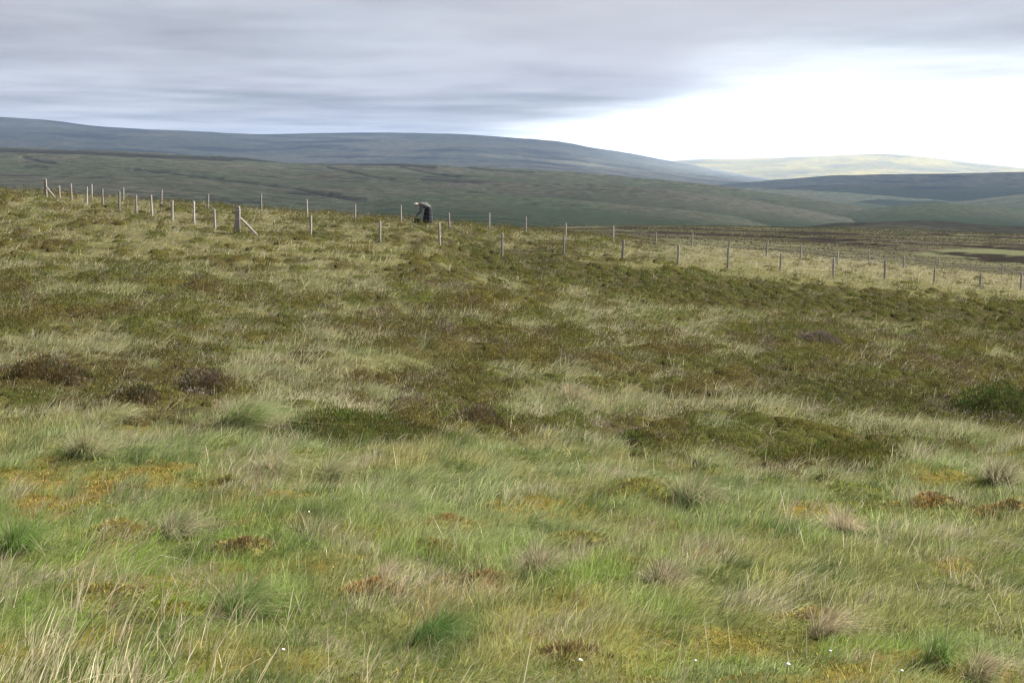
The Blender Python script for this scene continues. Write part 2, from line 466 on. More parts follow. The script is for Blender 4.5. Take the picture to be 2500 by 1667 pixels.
hill('sunlit_hill', [(900, 440), (1500, 400), (1640, 393), (1800, 388), (1950, 383), (2080, 378), (2150, 374), (2220, 378), (2300, 387), (2500, 412), (2800, 440), (3200, 450)], 9200, M_h_far, toe=0.78, toe_row=455, back=1.35, amp=0.0035, seed=2, flank_dark=0.0)
hill('blue_ridge', [(-700, 262), (0, 286), (120, 293), (190, 303), (230, 309), (500, 322), (600, 327), (700, 326), (900, 323), (1100, 326), (1200, 333), (1330, 345), (1420, 358), (1500, 370), (1650, 397), (1800, 421), (1900, 438), (1990, 452), (2300, 470), (3200, 480)],
     [(-700, 6600), (1250, 6800), (1500, 7400), (1700, 8100), (1900, 8400)], M_h_ridge, toe=0.5, toe_row=470, back=1.3, amp=0.005, power=1.15, seed=5, nr=72, flank_dark=0.0)
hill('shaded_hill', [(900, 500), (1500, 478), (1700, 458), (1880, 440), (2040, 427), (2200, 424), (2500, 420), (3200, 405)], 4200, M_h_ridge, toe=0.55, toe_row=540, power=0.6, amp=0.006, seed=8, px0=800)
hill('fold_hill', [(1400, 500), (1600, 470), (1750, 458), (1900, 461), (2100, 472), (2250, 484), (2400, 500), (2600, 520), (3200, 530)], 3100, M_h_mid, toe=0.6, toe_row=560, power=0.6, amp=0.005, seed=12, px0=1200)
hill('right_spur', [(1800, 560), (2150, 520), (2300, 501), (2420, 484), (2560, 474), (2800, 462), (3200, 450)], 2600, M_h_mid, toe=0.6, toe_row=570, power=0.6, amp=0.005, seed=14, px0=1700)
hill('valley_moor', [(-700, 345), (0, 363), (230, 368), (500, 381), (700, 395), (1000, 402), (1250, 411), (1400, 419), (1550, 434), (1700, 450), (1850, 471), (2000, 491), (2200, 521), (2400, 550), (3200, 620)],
     [(-700, 2100), (800, 2200), (1600, 2000), (2400, 1800)], M_h_mid, toe=0.28, toe_row=[(1250, 620), (1600, 690), (2200, 820)], power=[(900, 1.35), (1250, 0.8), (1550, 0.5)], amp=0.004, seed=17, flank_dark=ramp_px(1150, 1500), nc=620, nr=150, peat=True, px1=2700)
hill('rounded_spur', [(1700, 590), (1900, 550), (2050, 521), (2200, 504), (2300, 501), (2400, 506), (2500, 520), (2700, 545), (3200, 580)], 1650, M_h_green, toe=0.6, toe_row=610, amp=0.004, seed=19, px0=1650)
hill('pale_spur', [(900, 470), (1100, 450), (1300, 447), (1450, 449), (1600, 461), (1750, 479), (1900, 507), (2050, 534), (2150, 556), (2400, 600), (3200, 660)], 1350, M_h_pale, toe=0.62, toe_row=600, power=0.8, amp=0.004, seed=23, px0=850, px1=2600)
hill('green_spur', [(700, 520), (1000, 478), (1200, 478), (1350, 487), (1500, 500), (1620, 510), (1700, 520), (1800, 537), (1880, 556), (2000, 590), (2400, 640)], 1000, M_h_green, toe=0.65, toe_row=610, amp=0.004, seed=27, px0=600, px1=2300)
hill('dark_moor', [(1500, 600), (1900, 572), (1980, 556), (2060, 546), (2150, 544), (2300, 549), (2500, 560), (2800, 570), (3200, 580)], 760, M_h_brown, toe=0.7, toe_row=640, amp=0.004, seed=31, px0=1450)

# the low ground that runs on to the horizon under everything
a = np.linspace(0, 2 * math.pi, 97)[:-1]; rr = np.array([0.0, 3000, 9000, 15000])
vs = [(0, 0, -330.0)] + [(r * math.sin(t), r * math.cos(t), -330.0) for r in rr[1:] for t in a]
fs = [(0, 1 + i, 1 + (i + 1) % 96) for i in range(96)] + [(1 + k * 96 + i, 1 + (k + 1) * 96 + i, 1 + (k + 1) * 96 + (i + 1) % 96, 1 + k * 96 + (i + 1) % 96) for k in range(2) for i in range(96)]
low = link('ground', make_mesh('ground', vs, fs), M_h_mid); tag(low, kind='structure')

# ------------------------------------------------------------------ cloud deck
CLOUD_Z = 480.0
nx, ny = 110, 140
Xc = np.linspace(-30000, 30000, nx)[None, :].repeat(ny, 0); Yc = np.linspace(-16000, 34000, ny)[:, None].repeat(nx, 1)
pxc = 1250 + F * Xc / np.maximum(Yc, 800) * np.where(Yc > 0, 1, 1)
edge = np.interp(pxc, [-3000, 600, 1000, 1250, 1400, 1550, 1700, 1850, 2600, 9000], [32000, 28000, 23000, 17500, 13000, 9600, 7300, 6300, 6300, 6300])
dens = (edge - Yc) / np.interp(pxc, [1000, 1500, 1900], [3200.0, 2000.0, 1000.0])
mc, n, l = new_mat('stratus_cloud')
tc = n.new('ShaderNodeTexCoord')
def cnoise(scale, det, rough, st=(1, 1, 1), seed=0.0):
    mp = n.new('ShaderNodeMapping'); mp.inputs['Scale'].default_value = tuple(scale * s for s in st); mp.inputs['Location'].default_value = (seed, seed, 0)
    l.new(tc.outputs['Object'], mp.inputs['Vector'])
    t = n.new('ShaderNodeTexNoise'); t.inputs['Scale'].default_value = 1.0; t.inputs['Detail'].default_value = det; t.inputs['Roughness'].default_value = rough
    l.new(mp.outputs[0], t.inputs['Vector']); return t.outputs['Fac']
big = cnoise(0.00042, 3, 0.45, (0.45, 0.55, 1), 3.3)
mid = cnoise(0.0011, 4, 0.5, (0.5, 0.5, 1), 8.1)
lump = cnoise(0.0026, 4, 0.55, (0.6, 0.42, 1), 5.5)
br_ = math_node(n, l, 'MULTIPLY_ADD', lump, 0.20, math_node(n, l, 'MULTIPLY_ADD', mid, 0.36, math_node(n, l, 'MULTIPLY', big, 0.44)))
mr = n.new('ShaderNodeMapRange'); mr.interpolation_type = 'SMOOTHSTEP'
mr.inputs['From Min'].default_value = 0.38; mr.inputs['From Max'].default_value = 0.63
l.new(br_, mr.inputs['Value'])
ccol = mix_col(n, l, mr.outputs[0], (0.0125, 0.0126, 0.0156), (0.0440, 0.0434, 0.0494))
em = n.new('ShaderNodeEmission'); l.new(ccol, em.inputs['Color']); em.inputs['Strength'].default_value = 1.0
tr = n.new('ShaderNodeBsdfTransparent'); mxs = n.new('ShaderNodeMixShader')
dn = attr_node(n, 'dens').outputs['Fac']
e1 = math_node(n, l, 'MULTIPLY_ADD', cnoise(0.0008, 5, 0.55, (0.7, 0.55, 1), 1.7), 5.6, -2.8)
e1 = math_node(n, l, 'MULTIPLY_ADD', lump, 2.6, math_node(n, l, 'ADD', e1, -1.3))
e2 = math_node(n, l, 'ADD', dn, e1)
mre = n.new('ShaderNodeMapRange'); mre.interpolation_type = 'SMOOTHSTEP'
mre.inputs['From Min'].default_value = -1.6; mre.inputs['From Max'].default_value = 2.6
mre.inputs['To Min'].default_value = 0.0; mre.inputs['To Max'].default_value = 1.0
l.new(e2, mre.inputs['Value'])
cover = math_node(n, l, 'MULTIPLY_ADD', mr.outputs[0], -0.15, 0.82)
l.new(math_node(n, l, 'MULTIPLY', mre.outputs[0], cover), mxs.inputs[0]); l.new(tr.outputs[0], mxs.inputs[1]); l.new(em.outputs[0], mxs.inputs[2])
co = n.new('ShaderNodeOutputMaterial'); l.new(mxs.outputs[0], co.inputs['Surface'])
try: mc.cycles.emission_sampling = 'NONE'
except Exception: pass
me = make_mesh('sky_cloud_deck', np.stack([Xc, Yc, np.full_like(Xc, CLOUD_Z)], -1).reshape(-1, 3), quads=grid_quads(ny, nx), attrs={'dens': dens.ravel()})
clouds = link('sky', me, mc); tag(clouds, kind='structure')

# ------------------------------------------------------------------ haze
def box_mesh(name, x0, x1, y0, y1, z0, z1):
    v = [(x, y, z) for z in (z0, z1) for y in (y0, y1) for x in (x0, x1)]
    return make_mesh(name, v, [(0, 2, 3, 1), (4, 5, 7, 6), (0, 1, 5, 4), (2, 6, 7, 3), (0, 4, 6, 2), (1, 3, 7, 5)])
mh, n, l = new_mat('haze_air')
pv = n.new('ShaderNodeVolumePrincipled')
pv.inputs['Color'].default_value = (0.44, 0.64, 1.0, 1); pv.inputs['Density'].default_value = 3.9e-5; pv.inputs['Anisotropy'].default_value = 0.0
o_ = n.new('ShaderNodeOutputMaterial'); l.new(pv.outputs[0], o_.inputs['Volume'])
hz = link('haze', box_mesh('haze', -15600, 15600, -15600, 15600, -331.5, 460), mh); tag(hz, kind='stuff')
hz.display_type = 'WIRE'

# ------------------------------------------------------------------ plant shapes
def blade_mesh(name, P, h, lx, ly, curl, w, c0, c1, r, nseg=3, tip=0.25):
    """one grass blade per root P: height h, lean (lx, ly), extra bend curl, width w, colour c0 at the root to c1 at the tip"""
    n = len(P); az = r.uniform(-0.9, 0.9, n); wx, wy = np.cos(az), np.sin(az)
    V, C = [], []
    for k in range(nseg + 1):
        t = k / nseg; q = t + curl * t * t
        dx = lx * q; dy = ly * q
        dr = np.clip((dx * dx + dy * dy) * 0.30, 0, 0.62)
        x = P[:, 0] + h * dx; y = P[:, 1] + h * dy; z = P[:, 2] - 0.02 + h * t * (1 - dr)
        ww = w * (1 - (1 - tip) * t)
        c = c0 * (1 - t) + c1 * t
        if k < nseg:
            V += [np.stack([x - wx * ww / 2, y - wy * ww / 2, z], -1), np.stack([x + wx * ww / 2, y + wy * ww / 2, z], -1)]; C += [c, c]
        else:
            V.append(np.stack([x, y, z], -1)); C.append(c)
    m = len(V); V = np.stack(V, 1).reshape(-1, 3); C = np.stack(C, 1).reshape(-1, 3)
    b = (np.arange(n) * m)[:, None]
    Q = np.concatenate([b + np.array([[2 * s, 2 * s + 1, 2 * s + 3, 2 * s + 2]]) for s in range(nseg - 1)], 0) if nseg > 1 else None
    s = nseg - 1
    return make_mesh(name, V, quads=Q, tris=b + np.array([[2 * s, 2 * s + 1, 2 * s + 2]]), attrs={'col': C})

def sprig_mesh(name, P, d, w, c, r, cross=1):
    """short leafy shoots: a lozenge (or two crossed) from each root P along d"""
    n = len(P); az = r.uniform(-1.0, 1.0, n); V = []
    for k in range(cross):
        s = np.stack([np.cos(az + 1.57 * k), np.sin(az + 1.57 * k), r.normal(0, 0.25, n)], -1) * (w / 2)[:, None]
        V += [P, P + d * 0.55 - s, P + d, P + d * 0.55 + s]
    V = np.stack(V, 1).reshape(-1, 3); m = 4 * cross
    b = (np.arange(n) * m)[:, None]
    Q = np.concatenate([b + np.array([[4 * k, 4 * k + 1, 4 * k + 2, 4 * k + 3]]) for k in range(cross)], 0)
    return make_mesh(name, V, quads=Q, attrs={'col': np.repeat(c, m, 0)})

def sample_ground(N, d0, d1, power=1.0, pxlo=-40, pxhi=2540, seed=1, side=1.9):
    """random ground points inside the view wedge (a bit wider); power 1 = even by area, lower = denser near"""
    r = np.random.default_rng(seed)
    e = power + 1
    d = (d0 ** e + (d1 ** e - d0 ** e) * r.uniform(0, 1, N)) ** (1 / e)
    lo = (pxlo - 1250) / F * d - side; hi = (pxhi - 1250) / F * d + side
    x = lo + (hi - lo) * r.uniform(0, 1, N)
    return x, d, H(x, d), r

def around(x, y, k, rad, r):
    """k blades round each tuft centre: indices and offsets"""
    i = np.repeat(np.arange(len(x)), k); n = len(i)
    a = r.uniform(0, 2 * math.pi, n); q = np.sqrt(r.uniform(0, 1, n))
    return i, q * np.cos(a), q * np.sin(a)

def stuff(name, me, mat, label, cat):
    o = link(name, me, mat); tag(o, label, cat, kind='stuff'); return o

WX = 0.55          # the wind leans everything towards +X

# --- foreground sedge and moor grass
def moss_at(x, y):
    return sstep(0.54, 0.62, fbm(x, y, 0.95, 3, 63)) * (0.35 + 0.65 * sstep(0.42, 0.55, fbm(x, y, 4.0, 2, 60)))

x, y, z, r = sample_ground(39000, 8.8, 29, 0.42, seed=11)
hm, zone, px, row = heather_amount(x, y, z)
ms = moss_at(x, y) * (1 - zone)
keep = (r.uniform(0, 1, len(x)) > hm * 0.97) & (r.uniform(0, 1, len(x)) > 0.93 * ms) & (r.uniform(0, 1, len(x)) < 1 - 0.35 * zone)
x, y, z, zone, px, row, ms = [v[keep] for v in (x, y, z, zone, px, row, ms)]; N = len(x)
p1 = fbm(x, y, 1.6, 3, 61); p2 = fbm(x, y, 0.6, 3, 62); p3 = fbm(x, y, 0.9, 3, 66); p4 = fbm(x, y, 2.2, 3, 64); p5 = fbm(x, y, 0.75, 3, 65)
nearf = sstep(21, 13, y)
c = cmix((0.285, 0.335, 0.145), (0.23, 0.34, 0.062), np.clip(sstep(0.38, 0.58, p1) * nearf + 0.35 * sstep(0.5, 0.65, p2) + 0.25 * nearf, 0, 1))
c = cmix(c, (0.34, 0.32, 0.12), 0.75 * sstep(0.50, 0.66, p4))
c = cmix(c, (0.08, 0.14, 0.035), 0.8 * sstep(0.55, 0.68, p2))
c = c * (r.uniform(0.8, 1.22, N) * (0.82 + 0.36 * p3))[:, None]
dry = np.clip(0.03 + 0.6 * sstep(0.54, 0.68, p5) + r.normal(0, 0.08, N) + 0.2 * zone, 0.02, 0.92)
hgt = 0.225 * (0.35 + 1.3 * p3) * r.uniform(0.7, 1.3, N) * (1 - 0.42 * sstep(15, 9.5, y)) * (1 - 0.35 * ms)
wind = WX * (0.1 + 1.3 * fbm(x, y, 1.6, 3, 67)); wy = 0.9 * (fbm(x, y, 1.7, 2, 69) - 0.5)
i, ox, oy = around(x, y, 9, 1, r); n = len(i); rad = 0.085
isd = r.uniform(0, 1, n) < dry[i]
jit = r.uniform(0.68, 1.38, n)[:, None]
dead = cmix(STRAW * 1.1, (0.42, 0.33, 0.24), r.uniform(0, 1, n)); dead = np.where((r.uniform(0, 1, n) < 0.3)[:, None], (0.46, 0.43, 0.32), dead)
c0 = np.where(isd[:, None], dead, c[i]) * jit; c1 = cmix(c0, STRAW * jit, np.clip(r.normal(0.35, 0.25, n), 0, 0.9))
P = np.stack([x[i] + ox * rad, y[i] + oy * rad, z[i]], -1)
hh_ = hgt[i] * r.uniform(0.55, 1.3, n); lx_ = ox * 0.38 + wind[i] + r.normal(0, 0.17, n); ly_ = oy * 0.38 + wy[i] + r.normal(0, 0.17, n); cu_ = r.uniform(0.3, 1.1, n); w_ = np.interp(P[:, 1], [9, 27], [0.0050, 0.0095]) * np.clip(r.lognormal(0, 0.35, n), 0.5, 2.2)
for k, (nm, lab, nseg, sel) in enumerate([('grass', 'fine green and straw moor grass covering the nearest boggy ground', 3, P[:, 1] < 15.5), ('moor_grass', 'soft pale green moor grass between the nearest grass and the heather', 2, P[:, 1] >= 15.5)]):
    stuff(nm, blade_mesh(nm, P[sel], hh_[sel], lx_[sel], ly_[sel], cu_[sel], w_[sel], c0[sel], c1[sel], r, nseg), M_grass, lab, 'grass')

# --- short turf and bog moss between the tufts
x, y, z, r = sample_ground(56000, 8.8, 27, 0.5, seed=12)
hm, zone, px, row = heather_amount(x, y, z)
keep = (r.uniform(0, 1, len(x)) > hm) & (r.uniform(0, 1, len(x)) < 1 - 0.6 * zone)
x, y, z = x[keep], y[keep], z[keep]; N = len(x); ms = moss_at(x, y)
c = cmix((0.14, 0.20, 0.04), (0.24, 0.22, 0.045), ms) * r.uniform(0.65, 1.35, N)[:, None]
me = blade_mesh('short_turf', np.stack([x, y, z], -1), r.uniform(0.06, 0.17, N) * (1 - 0.6 * ms), r.normal(0.15, 0.5, N), r.normal(0, 0.5, N), r.uniform(0.2, 0.8, N), np.interp(y, [9, 27], [0.008, 0.014]), c, c * 1.1, r, 2)
stuff('short_turf', me, M_grass, 'short green turf growing low among the foreground grass', 'turf')
x, y, z, r = sample_ground(190000, 8.8, 27, 0.6, seed=13)
ms = moss_at(x, y); zone = heather_amount(x, y, z)[1]
keep = r.uniform(0, 1, len(x)) < ms * 0.9 * (1 - 0.8 * zone); x, y, z = x[keep], y[keep], z[keep]; N = len(x)
orange = sstep(0.50, 0.64, fbm(x, y, 1.4, 3, 68))
c = cmix((0.26, 0.25, 0.07), (0.28, 0.195, 0.07), 0.7 * orange); c = cmix(c, (0.16, 0.20, 0.035), sstep(0.5, 0.65, fbm(x, y, 0.7, 2, 70))) * r.uniform(0.6, 1.35, N)[:, None]
d = np.stack([r.normal(0, 0.4, N), r.normal(0, 0.4, N), np.ones(N)], -1) * r.uniform(0.02, 0.055, N)[:, None]
stuff('sphagnum_moss', sprig_mesh('sphagnum_moss', np.stack([x, y, z + 0.005], -1), d, np.interp(y, [9, 27], [0.012, 0.02]), c, r), M_moss, 'yellow and orange bog moss in the hollows of the foreground', 'moss')

# --- bent grass among the heather up to the crest
def bent_zone(name, N0, k, d0, d1, power, w0, w1, seed, label):
    x, y, z, r = sample_ground(N0, d0, d1, power, seed=seed)
    hm, zone, px, row = heather_amount(x, y, z)
    keep = (r.uniform(0, 1, len(x)) > hm * 0.82) & (zone > r.uniform(0, 1, len(x)))
    x, y, z, px, row = [v[keep] for v in (x, y, z, px, row)]; N = len(x)
    up = sstep(760, 540, row)
    c = cmix((0.27, 0.285, 0.155), (0.195, 0.235, 0.085), sstep(0.42, 0.60, fbm(x, y, 2.4, 3, 71)))
    c = cmix(c, (0.36, 0.315, 0.19), 0.35 * up + 0.4 * sstep(0.5, 0.65, fbm(x, y, 1.3, 3, 72)))
    c = cmix(c, (0.12, 0.125, 0.05), 0.6 * sstep(0.56, 0.68, fbm(x, y, 0.9, 3, 75)))
    st = sstep(1550, 1950, px) * (1 - sstep(-8, 22, row - np.interp(px, [1500, 1900, 2500], [606, 655, 712])))
    c = cmix(c, (0.42, 0.37, 0.21), 0.8 * st)
    c = c * r.uniform(0.75, 1.25, N)[:, None]
    dry = np.clip(0.15 + 0.15 * up + 0.45 * sstep(0.5, 0.66, fbm(x, y, 1.1, 3, 73)) + 0.3 * st + r.normal(0, 0.1, N), 0.03, 0.95)
    hg = (0.6 + 0.75 * fbm(x, y, 1.4, 3, 74)) * r.uniform(0.65, 1.3, N) * np.interp(y, [17, 60, 120], [0.27, 0.25, 0.22]) * (0.75 + 0.25 * zone[0])
    wind = WX * (0.5 + 0.9 * fbm(x, y, 3.0, 2, 67)); wyy = 0.6 * (fbm(x, y, 2, 2, 69) - 0.5)
    i, ox, oy = around(x, y, k, 1, r); n = len(i); rad = np.interp(y, [17, 60, 120], [0.10, 0.17, 0.22])[i]
    isd = r.uniform(0, 1, n) < dry[i]; jit = r.uniform(0.65, 1.35, n)[:, None]
    c0 = np.where(isd[:, None], STRAW * 1.15, c[i] * 1.08) * jit; c1 = cmix(c0, STRAW * jit, np.clip(r.normal(0.3, 0.25, n), 0, 0.9))
    P = np.stack([x[i] + ox * rad, y[i] + oy * rad, z[i]], -1)
    me = blade_mesh(name, P, hg[i] * np.clip(r.lognormal(-0.05, 0.35, n), 0.4, 2.0), ox * 0.45 + wind[i] + r.normal(0, 0.2, n), oy * 0.45 + wyy[i] + r.normal(0, 0.2, n), r.uniform(0.3, 1.0, n), np.interp(P[:, 1], [d0, d1], [w0, w1]), c0, c1, r, 2)
    return stuff(name, me, M_grass, label, 'grass')
bent_zone('bent_grass', 20000, 9, 17, 52, 0.55, 0.010, 0.021, 21, 'pale bent grass growing between the heather patches on the slope')
bent_zone('crest_grass', 23000, 6, 52, 124, 0.55, 0.022, 0.042, 22, 'straw coloured grass around the fences on the crest')

# --- heather
def heath_zone(name, N0, k, d0, d1, power, s0, s1, w0, w1, seed, label):
    x, y, z, r = sample_ground(N0, d0, d1, power, seed=seed)
    hm, zone, px, row = heather_amount(x, y, z)
    keep = r.uniform(0, 1, len(x)) < hm * 0.92 + 0.08 * zone
    x, y, z, px, row, hm = [v[keep] for v in (x, y, z, px, row, hm)]; N = len(x)
    b1, b2 = banks(px, row)
    n1 = fbm(x, y, 1.2, 3, 81); n2 = fbm(x, y, 0.7, 3, 82)
    c = cmix((0.134, 0.120, 0.033), (0.106, 0.124, 0.033), 0.8 * sstep(0.40, 0.62, fbm(x, y, 1.8, 3, 85)))
    c = cmix(c, (0.116, 0.086, 0.035), 0.7 * sstep(0.52, 0.66, fbm(x, y, 2.0, 3, 83)))
    c = cmix(c, (0.070, 0.078, 0.024), 0.7 * np.maximum(b1, b2))
    c = cmix(c, (0.108, 0.080, 0.032), 0.75 * sstep(780, 900, row) * sstep(1500, 900, px) * sstep(0.40, 0.56, fbm(x, y, 1.5, 3, 87)))
    c = c * r.uniform(0.86, 1.14, N)[:, None]
    dead = np.clip(0.02 + 0.7 * sstep(0.63, 0.72, n2) + 0.15 * sstep(0.66, 0.78, fbm(x, y, 0.45, 2, 84)), 0, 0.85)
    i, ox, oy = around(x, y, k, 1, r); n = len(i)
    q2 = ox ** 2 + oy ** 2; s = (np.interp(y, [d0, d1], [s0, s1]) * (0.7 + 0.6 * n1) * r.uniform(0.75, 1.25, N))[i]
    dome = ((0.75 + 0.5 * hm) * 0.75 * (0.35 + 1.3 * fbm(x, y, 0.8, 3, 86)))[i] * s * (1 - 0.8 * q2 ** 1.3) * (1 - 0.75 * r.uniform(0, 1, n) ** 2.2)
    P = np.stack([x[i] + ox * s, y[i] + oy * s, H(x[i] + ox * s, y[i] + oy * s) + dome], -1)
    d = np.stack([ox * 0.8 + r.normal(0.12, 0.35, n), oy * 0.8 + r.normal(0, 0.35, n), np.full(n, 1.0)], -1)
    d /= np.linalg.norm(d, axis=1)[:, None]; w = np.interp(y[i], [d0, d1], [w0, w1])
    d = d * (w * r.uniform(2.2, 5.2, n))[:, None]
    isd = r.uniform(0, 1, n) < dead[i]
    cc = np.where(isd[:, None], cmix((0.20, 0.145, 0.125), (0.26, 0.225, 0.20), r.uniform(0, 1, n)), c[i]) * r.uniform(0.6, 1.4, n)[:, None]
    # the dense woody cushion under the shoots: one low uneven dome per plant
    rings, sides = 2, 7; s0_ = 1.5 * (np.interp(y, [d0, d1], [s0, s1]) * (0.7 + 0.6 * n1))
    hc = (0.6 + 0.4 * hm) * 0.20 * s0_ * (0.35 + 1.3 * fbm(x, y, 0.8, 3, 86)); dv = [np.stack([x, y, z + hc], -1)]
    for q_ in range(1, rings + 1):
        for k_ in range(sides):
            an = 2 * math.pi * (k_ + 0.5 * q_) / sides; f_ = q_ / rings * r.uniform(0.85, 1.15, N)
            vx, vy = x + s0_ * f_ * math.cos(an), y + s0_ * f_ * math.sin(an)
            dv.append(np.stack([vx, vy, H(vx, vy) - (0.10 if q_ == rings else 0.0) + hc * np.clip(1 - f_ ** 2.2, 0, 1) * r.uniform(0.8, 1.15, N)], -1))
    m_ = len(dv); fq, ft = [], []
    for k_ in range(sides):
        ft.append((0, 1 + k_, 1 + (k_ + 1) % sides))
        for q_ in range(rings - 1):
            a_ = 1 + q_ * sides; fq.append((a_ + k_, a_ + sides + k_, a_ + sides + (k_ + 1) % sides, a_ + (k_ + 1) % sides))
    bs = (np.arange(N) * m_)[:, None, None]
    me = make_mesh(name + '_cushions', np.stack(dv, 1).reshape(-1, 3), quads=(bs + np.array(fq)[None]).reshape(-1, 4), tris=(bs + np.array(ft)[None]).reshape(-1, 3),
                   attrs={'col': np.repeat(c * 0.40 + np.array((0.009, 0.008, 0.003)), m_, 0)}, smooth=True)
    o = stuff(name, sprig_mesh(name, P, d, w, cc, r), M_heath, label, 'heather')
    cu = link('woody_cushions', me, M_mound, o); cu['kind'] = 'stuff'
    return o
heath_zone('heather', 9500, 44, 17, 52, 0.45, 0.24, 0.36, 0.013, 0.022, 31, 'low olive and brown heather covering the near slope')
heath_zone('crest_heather', 11000, 24, 52, 124, 0.55, 0.30, 0.52, 0.023, 0.046, 32, 'dark heather patches scattered below and around the fences')

# --- heather on the far peat moor
x, y, z, r = sample_ground(60000, 118, 520, 0.45, pxlo=1100, pxhi=2720, seed=41)
px, row = project(x, y, z)
e = 0.8
slope = np.hypot((H(x + e, y) - H(x - e, y)) / (2 * e), (H(x, y + e) - H(x, y - e)) / (2 * e))
lawn = np.exp(-(((px - 2420) / 190) ** 2 + ((row - 619) / 12) ** 2) ** 2)
keep = (slope < 0.2) & (lawn < 0.3)
x, y, z = x[keep], y[keep], z[keep]; N = len(x)
c = cmix((0.098, 0.096, 0.050), (0.072, 0.070, 0.040), sstep(0.4, 0.6, fbm(x, y, 14, 3, 55)))
c = cmix(c, (0.145, 0.138, 0.080), 0.8 * sstep(0.48, 0.62, fbm(x, y, 7, 3, 56))) * r.uniform(0.6, 1.4, N)[:, None]
w = np.interp(y, [118, 520], [0.10, 0.30])
d = np.stack([r.normal(0.1, 0.5, N), r.normal(0, 0.5, N), np.ones(N)], -1) * (w * r.uniform(0.9, 1.8, N))[:, None]
stuff('moor_heather', sprig_mesh('moor_heather', np.stack([x, y, z - 0.05], -1), d, w, c, r, 1), M_heath, 'brown heather and rough grass on the moor of peat hags beyond the fences', 'heather')

# --- dry rush stalks in the near left corner, thin seed stalks everywhere
x, y, z, r = sample_ground(9000, 8.9, 14.8, 0.7, pxlo=-260, pxhi=2700, seed=51)
px, row = project(x, y, z)
w = 1.1 * np.exp(-(np.maximum(px - 120, 0) / 330) ** 2) * sstep(1400, 1580, row) + 0.10 * sstep(1590, 1665, row) * sstep(1500, 800, px) + 0.015 * sstep(1560, 1680, row)
keep = r.uniform(0, 1, len(x)) < w * 0.46 * (0.2 + 1.3 * sstep(0.4, 0.6, fbm(x, y, 0.45, 2, 91)))
x, y, z = x[keep], y[keep], z[keep]; N = len(x)
i, ox, oy = around(x, y, 2, 1, r); n = len(i)
c = cmix((0.70, 0.63, 0.45), (0.55, 0.47, 0.30), r.uniform(0, 1, n)); c = np.where((r.uniform(0, 1, n) < 0.18)[:, None], (0.17, 0.20, 0.06), c) * r.uniform(0.7, 1.2, n)[:, None]
bend = np.where(r.uniform(0, 1, n) < 0.1, r.uniform(1.2, 2.4, n), r.uniform(0.0, 0.08, n))
me = blade_mesh('rush_stalks', np.stack([x[i] + ox * 0.04, y[i] + oy * 0.04, z[i]], -1), r.uniform(0.24, 0.58, n), r.normal(0.36, 0.20, n), r.normal(0, 0.22, n), bend, r.uniform(0.008, 0.014, n), c, c * 1.08, r, 3, tip=0.5)
stuff('rush_stalks', me, M_grass, 'tall dry straw coloured rush stalks in the near corner', 'rushes')
x, y, z, r = sample_ground(1500, 9.5, 40, 0.5, seed=52)
hm, zone, px, row = heather_amount(x, y, z)
keep = hm < 0.3; x, y, z = x[keep], y[keep], z[keep]; N = len(x)
c = np.array((0.50, 0.46, 0.33)) * r.uniform(0.7, 1.2, N)[:, None]
me = blade_mesh('seed_stalks', np.stack([x, y, z], -1), r.uniform(0.22, 0.5, N), r.normal(0.28, 0.25, N), r.normal(0, 0.25, N), r.uniform(0.0, 0.7, N), np.interp(y, [9, 40], [0.005, 0.016]), c, c * 1.1, r, 3, tip=0.6)
stuff('seed_stalks', me, M_grass, 'thin pale seed stalks standing above the grass', 'grass')

# ------------------------------------------------------------------ fences
def wood_mat(name, a, b, moss=0.0):
    m, n, l = new_mat(name)
    tc = n.new('ShaderNodeTexCoord')
    mp = n.new('ShaderNodeMapping'); mp.inputs['Scale'].default_value = (40, 40, 3.0)
    l.new(tc.outputs['Object'], mp.inputs['Vector'])
    no = n.new('ShaderNodeTexNoise'); no.inputs['Scale'].default_value = 1.0; no.inputs['Detail'].default_value = 6; no.inputs['Roughness'].default_value = 0.7
    l.new(mp.outputs[0], no.inputs['Vector'])
    oi = n.new('ShaderNodeObjectInfo')
    c = mix_col(n, l, no.outputs['Fac'], a, b)
    c = mul_col(n, l, c, math_node(n, l, 'MULTIPLY_ADD', oi.outputs['Random'], 0.45, 0.78))
    d = n.new('ShaderNodeBsdfPrincipled'); l.new(c, d.inputs['Base Color']); d.inputs['Roughness'].default_value = 0.85
    bu = n.new('ShaderNodeBump'); bu.inputs['Strength'].default_value = 0.6; bu.inputs['Distance'].default_value = 0.01
    l.new(no.outputs['Fac'], bu.inputs['Height']); l.new(bu.outputs[0], d.inputs['Normal'])
    o = n.new('ShaderNodeOutputMaterial'); l.new(d.outputs[0], o.inputs['Surface'])
    return m

def plain_mat(name, col, rough=0.8, metal=0.0, var=0.25, scale=12):
    m, n, l = new_mat(name)
    tc = n.new('ShaderNodeTexCoord'); no = n.new('ShaderNodeTexNoise'); no.inputs['Scale'].default_value = scale; no.inputs['Detail'].default_value = 5
    l.new(tc.outputs['Object'], no.inputs['Vector'])
    c = mix_col(n, l, no.outputs['Fac'], tuple(v * (1 - var) for v in col), tuple(v * (1 + var) for v in col))
    d = n.new('ShaderNodeBsdfPrincipled'); l.new(c, d.inputs['Base Color']); d.inputs['Roughness'].default_value = rough; d.inputs['Metallic'].default_value = metal
    o = n.new('ShaderNodeOutputMaterial'); l.new(d.outputs[0], o.inputs['Surface'])
    return m

M_post = wood_mat('weathered_post', (0.165, 0.148, 0.13), (0.35, 0.325, 0.295))
M_strainer = wood_mat('weathered_strainer', (0.17, 0.14, 0.115), (0.34, 0.30, 0.26))
M_wire = plain_mat('galvanised_wire', (0.42, 0.43, 0.44), 0.5, 0.6, 0.1)

